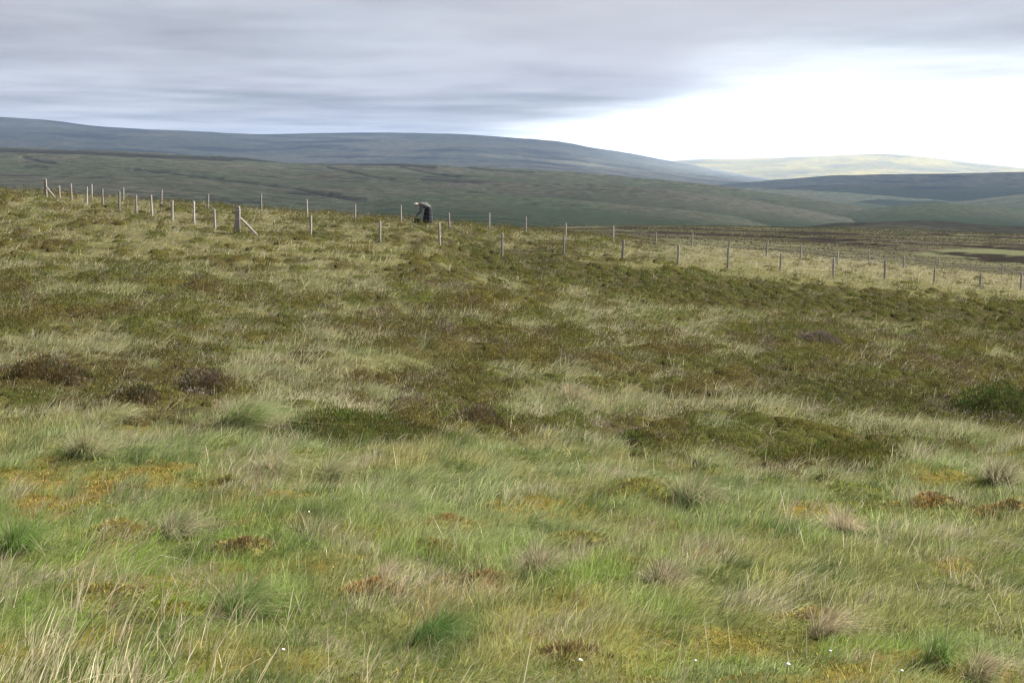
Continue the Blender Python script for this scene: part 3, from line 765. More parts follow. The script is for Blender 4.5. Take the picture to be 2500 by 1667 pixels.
def post_mesh(name, rad, height, depth, seed, sides=10, square=0.0):
    """a round or squared timber with a chamfered top, a slight taper and uneven faces"""
    r = np.random.default_rng(seed); zs = [-depth, 0.0, height * 0.33, height * 0.66, height - rad * 0.35, height]
    V, Fc = [], []
    for k, zz in enumerate(zs):
        q = rad * (1.06 - 0.10 * (zz / height)) * (0.72 if k == len(zs) - 1 else 1.0)
        cx, cy = r.normal(0, rad * 0.05, 2)
        for s in range(sides):
            a = 2 * math.pi * (s + 0.5) / sides
            e = 1.0 if not square else (1 - square) + square / max(abs(math.cos(a)), abs(math.sin(a))) * 0.92
            w = q * e * (1 + r.normal(0, 0.025))
            V.append((cx + w * math.cos(a), cy + w * math.sin(a), zz + (r.normal(0, rad * 0.05) if k == len(zs) - 1 else 0)))
    for k in range(len(zs) - 1):
        for s in range(sides):
            t = (s + 1) % sides
            Fc.append((k * sides + s, k * sides + t, (k + 1) * sides + t, (k + 1) * sides + s))
    Fc.append(tuple(range((len(zs) - 1) * sides, len(zs) * sides)))
    return make_mesh(name, V, Fc)

def tube_between(name, a, b, rad, sides=8, seed=0):
    a, b = Vector(a), Vector(b); d = (b - a); q = d.to_track_quat('Z', 'Y'); L = d.length
    r = np.random.default_rng(seed); V, Fc = [], []
    for k in range(5):
        for s in range(sides):
            an = 2 * math.pi * s / sides; w = rad * (1 + r.normal(0, 0.03)) * (1.0 if k else 0.9)
            V.append(a + q @ Vector((w * math.cos(an), w * math.sin(an), L * k / 4)))
    for k in range(4):
        for s in range(sides):
            t = (s + 1) % sides; Fc.append((k * sides + s, k * sides + t, (k + 1) * sides + t, (k + 1) * sides + s))
    Fc += [tuple(reversed(range(sides))), tuple(range(4 * sides, 5 * sides))]
    return make_mesh(name, [tuple(v) for v in V], Fc, smooth=False)

def wire_mesh(name, pts, rad, sag=0.015):
    """one strand running from post to post"""
    P = []
    for p, q in zip(pts[:-1], pts[1:]):
        for k in range(3):
            t = k / 3; m = p.lerp(q, t); m.z -= sag * 4 * t * (1 - t); P.append(m)
    P.append(pts[-1]); V, Fc = [], []
    for k, p in enumerate(P):
        d = (P[min(k + 1, len(P) - 1)] - P[max(k - 1, 0)]); s = Vector((-d.y, d.x, 0)).normalized(); u = Vector((0, 0, 1))
        for j in range(3):
            an = 2 * math.pi * j / 3; V.append(p + s * (rad * math.cos(an)) + u * (rad * math.sin(an)))
    for k in range(len(P) - 1):
        for j in range(3):
            t = (j + 1) % 3; Fc.append((3 * k + j, 3 * k + t, 3 * k + 3 + t, 3 * k + 3 + j))
    return make_mesh(name, [tuple(v) for v in V], Fc)

POSTS = [post_mesh('post_timber', 0.062, 1.22, 0.35, s) for s in range(4)]
def at_px(px, D):
    u = float(ray(px, 600)[0]); return Vector((u * D, D, Hs(u * D, D)))

def dist_near(px): return float(np.interp(px, [118, 152, 216, 295, 374, 476, 583, 700, 1226, 1656, 2037, 2520], [99, 96, 89, 82, 77, 71, 66, 67, 69, 73, 78, 84]))
def dist_back(px): return float(np.interp(px, [118, 229, 306, 397, 510, 640, 1100, 1500, 1900, 2100, 2450, 2600], [103, 100, 96, 92, 88, 86, 86, 88, 97, 106, 124, 130]))

def fence(name, label, posts, dist, strainers, wires, seed):
    r = np.random.default_rng(seed)
    first = at_px(posts[0], dist(posts[0]))
    root = empty(name, first); tag(root, label, 'fence', 'wire fences on the crest')
    tops = []
    for k, p in enumerate(posts):
        if p in strainers:
            b = at_px(p, dist(p)); tops.append((b, b + Vector((0, 0, 1.32)), 0.11)); continue
        b = at_px(p, dist(p))
        o = link('post', POSTS[k % len(POSTS)], M_post, root); o.location = b - first
        tl = (r.normal(0, 0.02), r.normal(0.012, 0.025)); o.rotation_euler = (tl[0], tl[1], r.uniform(0, 6.28) * 0)
        hs = r.uniform(0.9, 1.06); o.scale = (r.uniform(0.9, 1.12), r.uniform(0.9, 1.12), hs)
        up = Vector((math.sin(tl[1]), -math.sin(tl[0]), 1)) * 1.2 * hs
        tops.append((b, b + up, 0.066))
    for p, (h, rad, braces) in strainers.items():
        b = at_px(p, dist(p))
        s = link('strainer_post', post_mesh('strainer_timber', rad, h, 0.5, int(p), 12, 0.7), M_strainer, root); s.location = b - first
        for (dx, dy) in braces:
            e = Vector((b.x + dx, b.y + dy, 0)); e.z = Hs(e.x, e.y) - 0.03
            dv = Vector((dx, dy, 0)).normalized() * rad * 0.9
            br_o = link('brace', tube_between('brace', dv + Vector((0, 0, h * 0.56)), e - b, 0.062, 8, int(p)), M_post, s)
        for zz in (h * 0.85, h * 0.52):        # wire bound round the strainer
            V, Fc = [], []
            for q in range(12):
                an = 2 * math.pi * (q + 0.5) / 12
                for w_, dz in ((1.26, -0.012), (1.26, 0.012)):
                    V.append((rad * w_ * math.cos(an), rad * w_ * math.sin(an), zz + dz))
            for q in range(12):
                t = (q + 1) % 12; Fc.append((2 * q, 2 * t, 2 * t + 1, 2 * q + 1))
            link('wire_wrap', make_mesh('wire_wrap', V, Fc), M_wire, s)
    for hgt in wires:
        pts = []
        for (b, t, rad) in tops:
            m = b.lerp(t, hgt / 1.2); m.y -= rad + 0.006; pts.append(m - first)
        link('wire', wire_mesh('wire', pts, 0.0045), M_wire, root)
    return root

fence('wire_fence', 'nearer wire fence of grey posts with a thick braced corner post where it turns',
      [118, 152, 180, 216, 255, 295, 336, 374, 423, 476, 526, 583, 759, 928, 1073, 1226, 1376, 1520, 1656, 1778, 1906, 2037, 2163, 2284, 2397, 2498], dist_near,
      {118: (1.42, 0.105, [(0.95, -0.6)]), 583: (1.36, 0.125, [(0.95, 0.25), (-0.42, 0.75)])}, [0.22, 0.42, 0.62, 0.82, 1.04], 5)
fence('wire_fence', 'farther wire fence of pale posts running along the crest behind the bending person',
      [229, 306, 397, 510, 640, 752, 868, 980, 1097, 1195, 1283, 1381, 1497, 1600, 1688, 1779, 1871, 1955, 2046, 2124, 2208, 2293, 2373, 2450, 2530], dist_back, {}, [0.25, 0.5, 0.75, 1.04], 9)

# ------------------------------------------------------------------ the person bending at the far fence
def skin_body(name, verts, edges, root=0, sub=2):
    me = bpy.data.meshes.new(name); me.from_pydata([v[:3] for v in verts], edges, [])
    o = bpy.data.objects.new(name, me); COL.objects.link(o)
    md = o.modifiers.new('skin', 'SKIN'); md.use_smooth_shade = True
    if not me.skin_vertices: bpy.context.view_layer.update()
    for i, v in enumerate(verts):
        rr_ = v[3] if isinstance(v[3], tuple) else (v[3], v[3])
        me.skin_vertices[0].data[i].radius = rr_
    me.skin_vertices[0].data[root].use_root = True
    sd = o.modifiers.new('sub', 'SUBSURF'); sd.levels = sub; sd.render_levels = sub
    dg = bpy.context.evaluated_depsgraph_get(); dg.update()
    nm = bpy.data.meshes.new_from_object(o.evaluated_get(dg)); nm.name = name
    nm.polygons.foreach_set('use_smooth', np.ones(len(nm.polygons), bool))
    bpy.data.objects.remove(o); nm.materials.clear()
    return nm

M_skin = plain_mat('skin', (0.40, 0.235, 0.18), 0.6, 0, 0.08)
M_knit = plain_mat('grey_knit', (0.085, 0.09, 0.088), 0.95, 0, 0.25, 40)
M_skirt = plain_mat('dark_navy_cloth', (0.012, 0.013, 0.019), 0.95, 0, 0.3, 8)
M_hair = plain_mat('grey_hair', (0.46, 0.42, 0.39), 0.8, 0, 0.2, 60)
M_boot = plain_mat('dark_boot', (0.02, 0.018, 0.016), 0.6)
M_eye = plain_mat('eye', (0.03, 0.025, 0.02), 0.3)
M_bag = plain_mat('dark_green_canvas', (0.010, 0.030, 0.024), 0.85, 0, 0.35, 10)
M_pale = plain_mat('pale_timber', (0.62, 0.58, 0.53), 0.7, 0, 0.15, 20)

B = []; E = []
def bv(p, rad, parent=None):
    B.append((*p, rad)); i = len(B) - 1
    if parent is not None: E.append((parent, i))
    return i
pel = bv((0.08, 0, 0.98), (0.14, 0.16)); sp = bv((-0.06, 0, 1.14), (0.13, 0.15), pel); ch = bv((-0.27, 0, 1.25), (0.14, 0.16), sp)
nb = bv((-0.46, 0, 1.27), (0.085, 0.10), ch); nk = bv((-0.55, 0, 1.255), 0.072, nb)
h1 = bv((-0.63, 0, 1.24), (0.088, 0.088), nk); h2 = bv((-0.72, 0, 1.215), (0.122, 0.098), h1); h3 = bv((-0.81, 0, 1.20), (0.095, 0.08), h2)
bv((-0.735, 0, 1.085), 0.017, h2)                                              # nose, pointing down to the work
for sgn in (-1, 1): bv((-0.70, sgn * 0.097, 1.235), 0.018, h1)               # ears
for sgn in (-1, 1):
    hip = bv((0.08, sgn * 0.10, 0.90), 0.10, pel); kn = bv((0.01, sgn * 0.11, 0.50), 0.07, hip); an = bv((0.05, sgn * 0.11, 0.10), 0.048, kn); toe = bv((-0.14, sgn * 0.125, 0.045), 0.042, an)
    sh = bv((-0.41, sgn * 0.19, 1.21), 0.07, ch)
    el = bv((-0.37 if sgn < 0 else -0.44, sgn * 0.22, 0.86), 0.05, sh)
    wr = bv((-0.78, sgn * 0.13, 0.50), 0.042, el)
    pa = bv((-0.86, sgn * 0.10, 0.42), (0.036, 0.020), wr)
    for k, (dx, dy, dz, ln) in enumerate([(-0.5, 0.34, -0.8, 0.075), (-0.62, 0.1, -0.78, 0.085), (-0.64, -0.12, -0.76, 0.078), (-0.6, -0.34, -0.72, 0.062)]):
        d_ = Vector((dx, dy * 0.8, dz)).normalized()
        f1 = bv((B[pa][0] + d_.x * 0.055, B[pa][1] + dy * 0.05, B[pa][2] + d_.z * 0.055), 0.0105, pa)
        f2 = bv((B[f1][0] + d_.x * ln * 0.55, B[f1][1] - sgn * 0.008, B[f1][2] + d_.z * ln * 0.55), 0.0095, f1)
        bv((B[f2][0] + 0.012, B[f2][1] - sgn * 0.012, B[f2][2] - ln * 0.42), 0.008, f2)
    t1 = bv((B[wr][0] - 0.045, B[wr][1] - sgn * 0.045, B[wr][2] - 0.075), 0.012, wr); bv((B[t1][0] - 0.035, B[t1][1] - sgn * 0.012, B[t1][2] - 0.045), 0.0095, t1)
pp = at_px(1045, 87.2)
person = empty('person', pp); person.scale = (1.1, 1.1, 1.1); tag(person, 'person in grey jumper and long dark skirt bending over beside the far fence', 'person')
link('body', skin_body('body', B, E), M_skin, person)
S = [(0.10, 0, 1.00, (0.17, 0.19)), (-0.04, 0, 1.15, (0.175, 0.195)), (-0.19, 0, 1.24, (0.185, 0.205)), (-0.37, 0, 1.26, (0.175, 0.19)), (-0.52, 0, 1.26, (0.10, 0.115))]
SE = [(0, 1), (1, 2), (2, 3), (3, 4)]
for sgn in (-1, 1):
    k = len(S)
    S += [(-0.41, sgn * 0.19, 1.20, 0.118), (-0.37 if sgn < 0 else -0.44, sgn * 0.22, 0.86, 0.094), (-0.60, sgn * 0.172, 0.66, 0.078), (-0.70, sgn * 0.15, 0.57, 0.064)]
    SE += [(2, k), (k, k + 1), (k + 1, k + 2), (k + 2, k + 3)]
link('jumper', skin_body('jumper', S, SE, 1), M_knit, person)
V, Fc = [], []; ns = 40
for k, (zz, x0, x1, ry) in enumerate([(0.07, -0.27, 0.28, 0.27), (0.30, -0.26, 0.275, 0.26), (0.60, -0.235, 0.27, 0.24), (0.85, -0.185, 0.265, 0.215), (0.98, -0.135, 0.255, 0.195), (1.09, -0.07, 0.205, 0.165)]):
    for s_ in range(ns):
        an = 2 * math.pi * s_ / ns; pl = 1 + 0.045 * math.cos(an * 10) * (1 - k / 5)
        xx = (x0 + x1) / 2 + (x1 - x0) / 2 * 1.1 * math.cos(an) * pl
        V.append((xx, 1.12 * ry * math.sin(an) * pl, zz - 0.25 * (xx - 0.05) * (k / 5)))
    if k:
        Fc += [((k - 1) * ns + s_, (k - 1) * ns + (s_ + 1) % ns, k * ns + (s_ + 1) % ns, k * ns + s_) for s_ in range(ns)]
link('skirt', make_mesh('skirt', V, Fc, smooth=True), M_skirt, person)
for sgn in (-1, 1):
    link('boot', skin_body('boot', [(0.06, sgn * 0.11, 0.16, 0.062), (0.055, sgn * 0.11, 0.06, 0.062), (-0.06, sgn * 0.118, 0.045, 0.052), (-0.17, sgn * 0.125, 0.04, 0.045)], [(0, 1), (1, 2), (2, 3)]), M_boot, person)
    bm = bmesh.new(); bmesh.ops.create_icosphere(bm, subdivisions=1, radius=0.011, matrix=Matrix.Translation((-0.775, sgn * 0.04, 1.11)))
    me = bpy.data.meshes.new('eye'); bm.to_mesh(me); bm.free(); link('eye', me, M_eye, person)
bm = bmesh.new(); bmesh.ops.create_icosphere(bm, subdivisions=3, radius=1.0)
bmesh.ops.delete(bm, geom=[v for v in bm.verts if v.co.z < 0.0 + 0.25 * abs(v.co.y)], context='VERTS')
for v in bm.verts: v.co = Vector((-0.72 + v.co.x * 0.165, v.co.y * 0.116, 1.212 + v.co.z * 0.130)) + Vector((0, 0, 0.004 * math.sin(40 * v.co.x + 31 * v.co.y)))
me = bpy.data.meshes.new('hair'); bm.to_mesh(me); bm.free(); link('hair', me, M_hair, person)

# pale stake the person holds, and the bag on the ground
gx = pp + Vector((-1.12, -0.02, 0)); gz_ = Hs(gx.x, gx.y)
st = link('stake', tube_between('stake', (0, 0, -0.06), (0.17, 0.02, 0.44), 0.03, 8, 3), M_pale); st.location = (gx.x, gx.y, gz_)
tag(st, 'short pale wooden stake held to the ground by the bending person', 'stake')
bx = pp + Vector((-0.76, 0.10, 0)); bag = empty('bag', (bx.x, bx.y, Hs(bx.x, bx.y) + 0.05)); tag(bag, 'small dark green bag on the ground beside the bending person', 'bag')
bm = bmesh.new(); bmesh.ops.create_cube(bm, size=1.0); bmesh.ops.subdivide_edges(bm, edges=bm.edges[:], cuts=3, use_grid_fill=True)
for v in bm.verts:
    k = 1 - 0.35 * (v.co.z + 0.5); bul = 1 + 0.18 * (0.25 - v.co.z ** 2) * 4 * 0.5
    v.co = Vector((v.co.x * 0.46 * k * bul, v.co.y * 0.26 * k * bul, (v.co.z + 0.5) * 0.30 + 0.02 * math.sin(9 * v.co.x)))
me = bpy.data.meshes.new('bag_body'); bm.to_mesh(me); bm.free(); me.polygons.foreach_set('use_smooth', np.ones(len(me.polygons), bool)); link('bag_body', me, M_bag, bag)
hp = [Vector((0.15 * math.cos(t), 0.0, 0.27 + 0.13 * math.sin(t))) for t in np.linspace(0, math.pi, 9)]
link('handle', wire_mesh('handle', hp, 0.014, 0.0), M_bag, bag)

# ------------------------------------------------------------------ single plants that stand out
def tussock_thing(px, row, width, height, c, dead, label, lean=0.55, n=420, seed=0, cat='grass tussock', name='grass_tussock', wide=None):
    x0, y0, z0 = ground_at(px, row); r = np.random.default_rng(1000 + seed)
    s = y0 / F; rad = width * s / 2 * 0.75; h = height * s; n = int(n * 1.5)
    a = r.uniform(0, 6.283, n); q = np.sqrt(r.uniform(0, 1, n))
    ox, oy = q * np.cos(a) * (1 + 0.35 * np.sin(2 * a + seed)), q * np.sin(a) * (1 + 0.3 * np.sin(3 * a + 2 * seed))
    P = np.stack([ox * rad * 0.7, oy * rad * 0.7, np.zeros(n)], -1)
    P[:, 2] = H(x0 + P[:, 0], y0 + P[:, 1]) - z0 + 0.30 * h * (1 - q ** 2)
    isd = r.uniform(0, 1, n) < dead * (0.5 + fbm(ox * 3 + px, oy * 3, 1.0, 2, seed))
    cc = np.where(isd[:, None], cmix((0.40, 0.32, 0.21), (0.46, 0.41, 0.29), r.uniform(0, 1, n)), np.array(c) * (1.2, 1.3, 1.0)) * r.uniform(0.6, 1.4, n)[:, None]
    side = 0.55 + 0.9 * vnoise(np.cos(a) * 1.3 + seed * 3.1, np.sin(a) * 1.3 + seed, 5)
    bow = np.where(r.uniform(0, 1, n) < 0.3, r.uniform(1.2, 2.6, n), r.uniform(0.2, 0.9, n))
    me = blade_mesh(name, P, h * r.uniform(0.35, 1.15, n) * side, ox * 0.45 + lean * r.uniform(0.4, 1.2, n) + r.normal(0, 0.22, n), oy * 0.4 + r.normal(-0.05, 0.22, n), bow, np.full(n, max(0.0056, 0.00046 * y0)), cc, cmix(cc, STRAW, np.full(n, 0.35)), r, 3)
    o = link(name, me, M_grass); o.location = (x0, y0, z0); tag(o, label, cat, 'tussocks in the foreground')
    return o
GR = (0.12, 0.20, 0.05); DG = (0.07, 0.15, 0.035); GY = (0.22, 0.25, 0.13); PG = (0.27, 0.28, 0.14)
for k, a in enumerate([
    (1060, 1565, 190, 90, DG, 0.06, 'dark green rounded grass tussock above the rushes, combed over by wind', 0.75, 620),
    (600, 1490, 170, 85, GR, 0.25, 'green tussock with a dead brown skirt near the rush stalks', 0.6, 560),
    (215, 1115, 110, 75, GY, 0.45, 'greyish upright tussock standing alone below the heather at far left', 0.25, 520),
    (670, 1165, 120, 65, GY, 0.5, 'pale fan of moor grass, left one of a pair below the dark heather bush', 0.2, 480),
    (805, 1172, 100, 60, GY, 0.4, 'dark-based moor grass tussock, right one of a pair below the heather bush', 0.5, 420),
    (585, 1040, 190, 85, (0.16, 0.21, 0.08), 0.2, 'big combed green tussock leaning against the left end of the dark heather bush', 0.85, 620),
    (255, 1040, 150, 55, PG, 0.4, 'tall straw and green tussock at the heather edge on the left', 0.6, 600),
    (1310, 1400, 110, 75, (0.15, 0.15, 0.10), 0.6, 'grey-lilac dead tussock in the middle of the foreground', 0.2, 480),
    (1625, 1425, 120, 60, (0.16, 0.15, 0.10), 0.6, 'low greyish tussock right of centre among bright grass', 0.25, 440),
    (2065, 1300, 130, 55, (0.32, 0.27, 0.17), 0.9, 'dead straw coloured tussock mound on the right', 0.1, 520),
    (1690, 1220, 150, 60, (0.17, 0.20, 0.10), 0.4, 'wide soft green tussock below the olive heather bank', 0.4, 480),
    (2440, 1180, 120, 70, (0.15, 0.16, 0.10), 0.5, 'dark upright tussock behind the orange moss at the right edge', 0.2, 420),
    (2290, 1610, 120, 80, GR, 0.15, 'bright green tussock low on the right', 0.2, 420),
    (2390, 1655, 110, 55, (0.36, 0.28, 0.18), 0.95, 'splayed dead brown tussock in the bottom right corner', 0.7, 360),
    (2010, 1555, 90, 80, (0.36, 0.29, 0.2), 0.95, 'narrow dead tussock swept to a point near the cotton-grass heads', 0.7, 320),
    (40, 1345, 110, 110, GR, 0.1, 'deep green tussock at the left edge of the foreground', 0.35, 460),
    (430, 1310, 150, 75, (0.17, 0.20, 0.11), 0.45, 'blue-green feathery tussock beside the orange moss patch', 0.6, 460),
    (1395, 985, 110, 60, (0.2, 0.2, 0.11), 0.55, 'pale tussock in the heather above the grass edge, centre', 0.35, 380),
    (940, 1420, 70, 55, (0.34, 0.27, 0.2), 0.95, 'small dead tuft rising from a brown moss hummock', 0.3, 240)]):
    tussock_thing(*a[:7], lean=a[7], n=a[8], seed=k)

def hummock_thing(px, row, width, height, c, c2, label, n=900, seed=0):
    x0, y0, z0 = ground_at(px, row); r = np.random.default_rng(2000 + seed); s = y0 / F; R_ = width * s / 2 * 1.6; h = height * s * 0.62; n = int(n * 1.6)
    root = empty('moss_hummock', (x0, y0, z0)); tag(root, label, 'moss', 'moss hummocks in the foreground')
    nr_, ns_ = 9, 22; V, Fc, Cc = [], [], []
    ph = r.uniform(0, 6.28, 3)
    def surf(q, a):
        lob = 0.85 + 0.30 * np.sin(2 * a + ph[0]) * np.sin(a + ph[1]) + 0.2 * np.sin(3 * a + ph[1]) + 0.12 * np.sin(5 * a + ph[2])
        x_ = R_ * q * np.cos(a) * lob; y_ = R_ * 0.75 * q * np.sin(a) * lob
        return x_, y_, H(x0 + x_, y0 + y_) - z0 + h * (np.clip(1 - q ** 1.6, 0, 1)) * (0.5 + 1.0 * fbm(x_ + px, y_ + row, R_ * 0.45, 3, seed)) - 0.03
    Q_, A_ = np.meshgrid(np.linspace(0, 1, nr_), np.linspace(0, 2 * math.pi, ns_ + 1)[:-1], indexing='ij')
    X_, Y_, Z_ = surf(Q_, A_)
    V = np.stack([X_, Y_, Z_], -1).reshape(-1, 3)
    for k in range(nr_ - 1):
        for j in range(ns_):
            t = (j + 1) % ns_; Fc.append((k * ns_ + j, (k + 1) * ns_ + j, (k + 1) * ns_ + t, k * ns_ + t))
    link('mound', make_mesh('mound', V, Fc, attrs={'col': np.tile(np.array(c) * 0.5 + np.array((0.05, 0.06, 0.015)), (len(V), 1))}, smooth=True), M_ground, root)
    q = r.uniform(0, 1.15, n) ** 0.7; a = r.uniform(0, 6.283, n); X_, Y_, Z_ = surf(q, a)
    mixf = sstep(0.4, 0.6, fbm(X_ + px, Y_ + row, R_ * 0.5, 3, seed + 5)); cc = cmix(c, c2, mixf) * r.uniform(0.55, 1.4, n)[:, None]
    d = np.stack([np.cos(a) * q * 0.5 + r.normal(0.1, 0.45, n), np.sin(a) * q * 0.5 + r.normal(0, 0.45, n), np.ones(n)], -1) * r.uniform(0.02, 0.085, n)[:, None]
    gm = 130; ga = r.uniform(0, 6.283, gm); gq = r.uniform(0.1, 1.25, gm); GX, GY_, GZ = surf(gq, ga); gc = np.where((r.uniform(0, 1, gm) < 0.45)[:, None], STRAW, (0.22, 0.27, 0.08)) * r.uniform(0.7, 1.3, gm)[:, None]
    gb = link('grass_blades', blade_mesh('grass_blades', np.stack([GX, GY_, GZ], -1), r.uniform(0.08, 0.22, gm), r.normal(0.35, 0.3, gm), r.normal(0, 0.3, gm), r.uniform(0.3, 1.4, gm), np.full(gm, 0.00046 * y0), gc, gc * 1.1, r, 3), M_grass, root); gb['kind'] = 'stuff'
    o = link('moss_shoots', sprig_mesh('moss_shoots', np.stack([X_, Y_, Z_], -1), d, np.full(n, 0.0011 * y0), cc, r, 1), M_moss, root); o['kind'] = 'stuff'
    return root
GO = (0.31, 0.255, 0.075); OR = (0.33, 0.20, 0.07); OL = (0.23, 0.225, 0.06); BN = (0.23, 0.17, 0.075)
for k, a in enumerate([
    (600, 1345, 120, 42, GO, BN, 'golden brown moss hummock with a dark underside, left of centre'),
    (1085, 1285, 150, 36, GO, OR, 'orange-topped moss hummock, upper one of two in the middle foreground'),
    (1065, 1345, 95, 32, GO, OL, 'yellow moss hummock, lower one of two in the middle foreground'),
    (1175, 1420, 150, 36, OR, BN, 'long rust orange moss hummock in front of the grey-lilac tussock'),
    (915, 1440, 105, 34, BN, OR, 'dark brown moss hummock under the small dead tuft'),
    (560, 1182, 40, 22, BN, OL, 'small dark brown moss ball in pale grass left of centre'),
    (1400, 1320, 120, 34, GO, OL, 'yellow-green moss hummock left of the greyish low tussock'),
    (1560, 1390, 90, 30, OL, GO, 'olive moss hummock topped with dry grass, right of centre'),
    (2275, 1225, 110, 36, BN, OR, 'dark edged moss hummock left of the orange moss at the right edge'),
    (2465, 1255, 110, 46, OR, BN, 'bright rust orange moss hummock at the right edge'),
    (1985, 1515, 140, 46, BN, GO, 'broad brown moss hummock low on the right'),
    (300, 1300, 110, 30, OR, GO, 'orange moss patch on the left, beside the blue-green feathery tussock'),
    (260, 1455, 150, 40, GO, BN, 'golden moss hummock above the rush stalks in the left corner'),
    (410, 1490, 140, 26, (0.24, 0.27, 0.04), GO, 'bright yellow-green moss cushion beside the green tussock with dead skirt'),
    (1390, 1600, 190, 40, BN, OL, 'sagging brown moss bank at the bottom, right of the rushes'),
    (1540, 1190, 150, 26, OL, GO, 'flat olive green moss cushion just below the heather edge')]):
    hummock_thing(*a, seed=k)

def heather_thing(px, row, width, height, c, dead, label, n=2600, seed=0):
    x0, y0, z0 = ground_at(px, row); r = np.random.default_rng(3000 + seed); s = y0 / F; R_ = width * s / 2; h = height * s
    root = empty('heather_bush', (x0, y0, z0)); tag(root, label, 'heather', 'heather bushes on the slope')
    a = r.uniform(0, 6.283, n); q = np.sqrt(r.uniform(0, 1, n)); ph = r.uniform(0, 6.28, 2)
    lob = 1 + 0.16 * np.sin(3 * a + ph[0]) + 0.10 * np.sin(5 * a + ph[1])
    X_ = R_ * q * np.cos(a) * lob; Y_ = R_ * 0.62 * q * np.sin(a) * lob
    top = h * np.clip(1 - q ** 3, 0, 1) * (0.65 + 0.7 * fbm(X_ + px, Y_ + row, 0.35, 3, seed))
    Z_ = H(x0 + X_, y0 + Y_) - z0 + top * r.uniform(0.45, 1.0, n)
    cc = np.where((r.uniform(0, 1, n) < dead * (0.4 + 1.2 * fbm(X_ + px, Y_, 0.3, 2, seed + 2)))[:, None], (0.19, 0.15, 0.125), cmix(c, np.array(c) * (0.75, 1.1, 0.9), sstep(0.4, 0.6, fbm(X_ + px, Y_ + row, 0.3, 3, seed + 7)))) * r.uniform(0.6, 1.4, n)[:, None]
    d = np.stack([np.cos(a) * q * 0.5 + r.normal(0.1, 0.3, n), np.sin(a) * q * 0.5 + r.normal(0, 0.3, n), np.ones(n)], -1)
    w = np.full(n, 0.0007 * y0); d = d / np.linalg.norm(d, axis=1)[:, None] * (w * r.uniform(2.8, 5.2, n))[:, None]
    o = link('foliage', sprig_mesh('foliage', np.stack([X_, Y_, Z_], -1), d, w, cc, r, 1), M_heath, root); o['kind'] = 'stuff'
    cu = []; na, nq = 26, 9
    Q2, A2 = np.meshgrid(np.linspace(0, 1, nq), np.linspace(0, 2 * math.pi, na + 1)[:-1], indexing='ij'); L2 = 1 + 0.16 * np.sin(3 * A2 + ph[0]) + 0.10 * np.sin(5 * A2 + ph[1])
    CX, CY = R_ * Q2 * np.cos(A2) * L2, R_ * 0.62 * Q2 * np.sin(A2) * L2
    CZ = H(x0 + CX, y0 + CY) - z0 + 0.6 * h * np.clip(1 - Q2 ** 3, 0, 1) * (0.55 + 0.8 * fbm(CX + px, CY + row, 0.35, 3, seed)) - 0.02
    fq = [(i * na + j, (i + 1) * na + j, (i + 1) * na + (j + 1) % na, i * na + (j + 1) % na) for i in range(nq - 1) for j in range(na)]
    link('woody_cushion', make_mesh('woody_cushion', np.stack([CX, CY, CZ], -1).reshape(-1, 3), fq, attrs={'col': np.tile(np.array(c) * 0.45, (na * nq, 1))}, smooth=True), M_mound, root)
    m = 70; k = r.integers(0, n, m); P = np.stack([X_[k] * 0.8, Y_[k] * 0.8, (H(x0 + X_[k] * 0.8, y0 + Y_[k] * 0.8) - z0)], -1)
    tw = np.tile((0.06, 0.045, 0.035), (m, 1))
    o = link('twigs', blade_mesh('twigs', P, np.maximum(top[k], 0.08), r.normal(0.1, 0.25, m), r.normal(0, 0.25, m), r.uniform(0, 0.4, m), np.full(m, 0.012), tw, tw, r, 2, tip=0.5), M_heath, root); o['kind'] = 'stuff'
    return root
OV = (0.125, 0.112, 0.030); GH = (0.112, 0.112, 0.030); BH = (0.122, 0.090, 0.038)
for k, a in enumerate([
    (880, 1060, 420, 50, GH, 0.08, 'large dark green heather bush at the grass edge, left of centre', 4200),
    (2050, 1125, 380, 42, OV, 0.06, 'broad olive heather bank above the right foreground grass', 3800),
    (2440, 1020, 240, 70, (0.078, 0.088, 0.026), 0.08, 'very dark green heather bush at the right edge below the bank', 2600),
    (500, 960, 150, 55, BH, 0.45, 'brown heather bush with bare grey twigs, left of centre', 1500),
    (330, 985, 130, 40, BH, 0.3, 'low brown heather bush left of the bare-twigged one', 1200),
    (130, 925, 220, 50, BH, 0.2, 'reddish brown heather bush near the left edge', 2000),
    (1170, 1030, 150, 40, BH, 0.4, 'brown and grey heather clump right of the large dark green bush', 1300),
    (1560, 1085, 120, 30, OV, 0.1, 'small olive heather clump just above the grass in the middle right', 1000),
    (2000, 840, 110, 26, (0.2, 0.165, 0.14), 0.9, 'dead grey-lilac heather patch in the middle of the right slope', 800)]):
    heather_thing(*a[:7], n=int(a[7] * 1.3), seed=k)

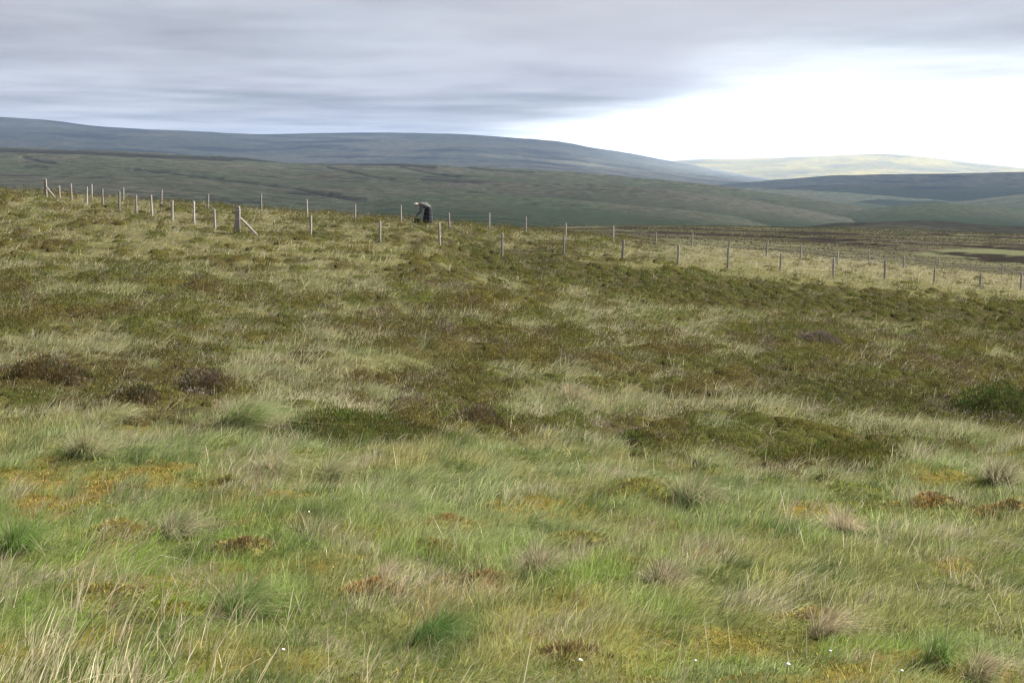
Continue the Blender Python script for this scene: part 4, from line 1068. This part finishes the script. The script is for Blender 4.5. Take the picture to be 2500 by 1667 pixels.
# cotton-grass: a thin stem with a white tuft
M_cotton = plain_mat('cotton_white', (0.80, 0.79, 0.76), 0.9, 0, 0.05, 60)
M_stem = plain_mat('sedge_stem', (0.13, 0.17, 0.05), 0.8)
bm = bmesh.new(); bmesh.ops.create_icosphere(bm, subdivisions=2, radius=0.02)
rr2 = random.Random(4)
for v in bm.verts: v.co = Vector((v.co.x * 1.1, v.co.y * 1.05, v.co.z * 0.95 - 0.006 * (v.co.x > 0.008))) * rr2.uniform(0.82, 1.2)
me_tuft = bpy.data.meshes.new('cotton_tuft'); bm.to_mesh(me_tuft); bm.free()
me_stem = tube_between('stem', (0, 0, -0.04), (0.05, 0, 0.30), 0.0022, 5)
def cotton(px, row, size, label, group=None):
    x0, y0, z0 = ground_at(px, row + 0.30 * F / 12 * 0.9 if row > 1500 else row + 0.26 * F / 20)
    root = empty('cotton_grass', (x0, y0, z0)); tag(root, label, 'cotton grass', 'cotton-grass heads')
    link('stem', me_stem, M_stem, root); t = link('cotton_tuft', me_tuft, M_cotton, root); t.location = (0.055, 0, 0.31); t.scale = (size * 0.66, size * 0.58, size * 0.52)
for a in [(678, 1598, 1.0, 'white cotton-grass head standing in the rushes, left of centre'), (1400, 1627, 1.3, 'white cotton-grass head near the bottom in front of the brown moss bank'),
          (1905, 1640, 1.25, 'largest white cotton-grass head, near the bottom right of centre'), (2008, 1605, 0.9, 'white cotton-grass head beside the narrow dead tussock'),
          (1680, 1632, 0.8, 'small white cotton-grass head left of the largest one'), (745, 1265, 0.9, 'white cotton-grass head in pale grass left of centre'),
          (1820, 1262, 0.7, 'tiny white cotton-grass head in the middle right grass'), (2332, 1233, 0.7, 'tiny white cotton-grass head beside the dark edged moss hummock'),
          (2180, 1663, 0.9, 'white cotton-grass head at the bottom right between dead tussocks'), (870, 985, 1.0, 'white cotton-grass head in the heather above the large dark green bush')]:
    cotton(*a)

# pale sprays of dead flower stalks
def spray(px, row, n, hpx, label, seed):
    x0, y0, z0 = ground_at(px, row); r = np.random.default_rng(seed); s = y0 / F
    root = empty('dead_stalks', (x0, y0, z0)); tag(root, label, 'grass stalks', 'sprays of dead stalks')
    for k in range(n):
        P = np.array([[r.normal(0, 18 * s), r.normal(0, 0.08), 0.0]]); P[:, 2] = H(x0 + P[:, 0], y0 + P[:, 1]) - z0
        c = np.array([(0.62, 0.58, 0.45)]) * r.uniform(0.8, 1.15)
        o = link('stalk', blade_mesh('stalk', P, hpx * s * r.uniform(0.6, 1.2, 1), r.normal(0.2, 0.22, 1), r.normal(0, 0.2, 1), r.uniform(0, 0.8, 1), np.full(1, 0.013), c, c, r, 4, tip=0.4), M_grass, root)
spray(1915, 1265, 9, 80, 'spray of tall pale dead stalks in the right foreground grass', 1)
spray(890, 1215, 12, 50, 'spray of short silvery stalks right of the pair of tussocks', 2)
spray(2090, 1340, 6, 45, 'few thin pale stalks below the dead straw mound', 3)
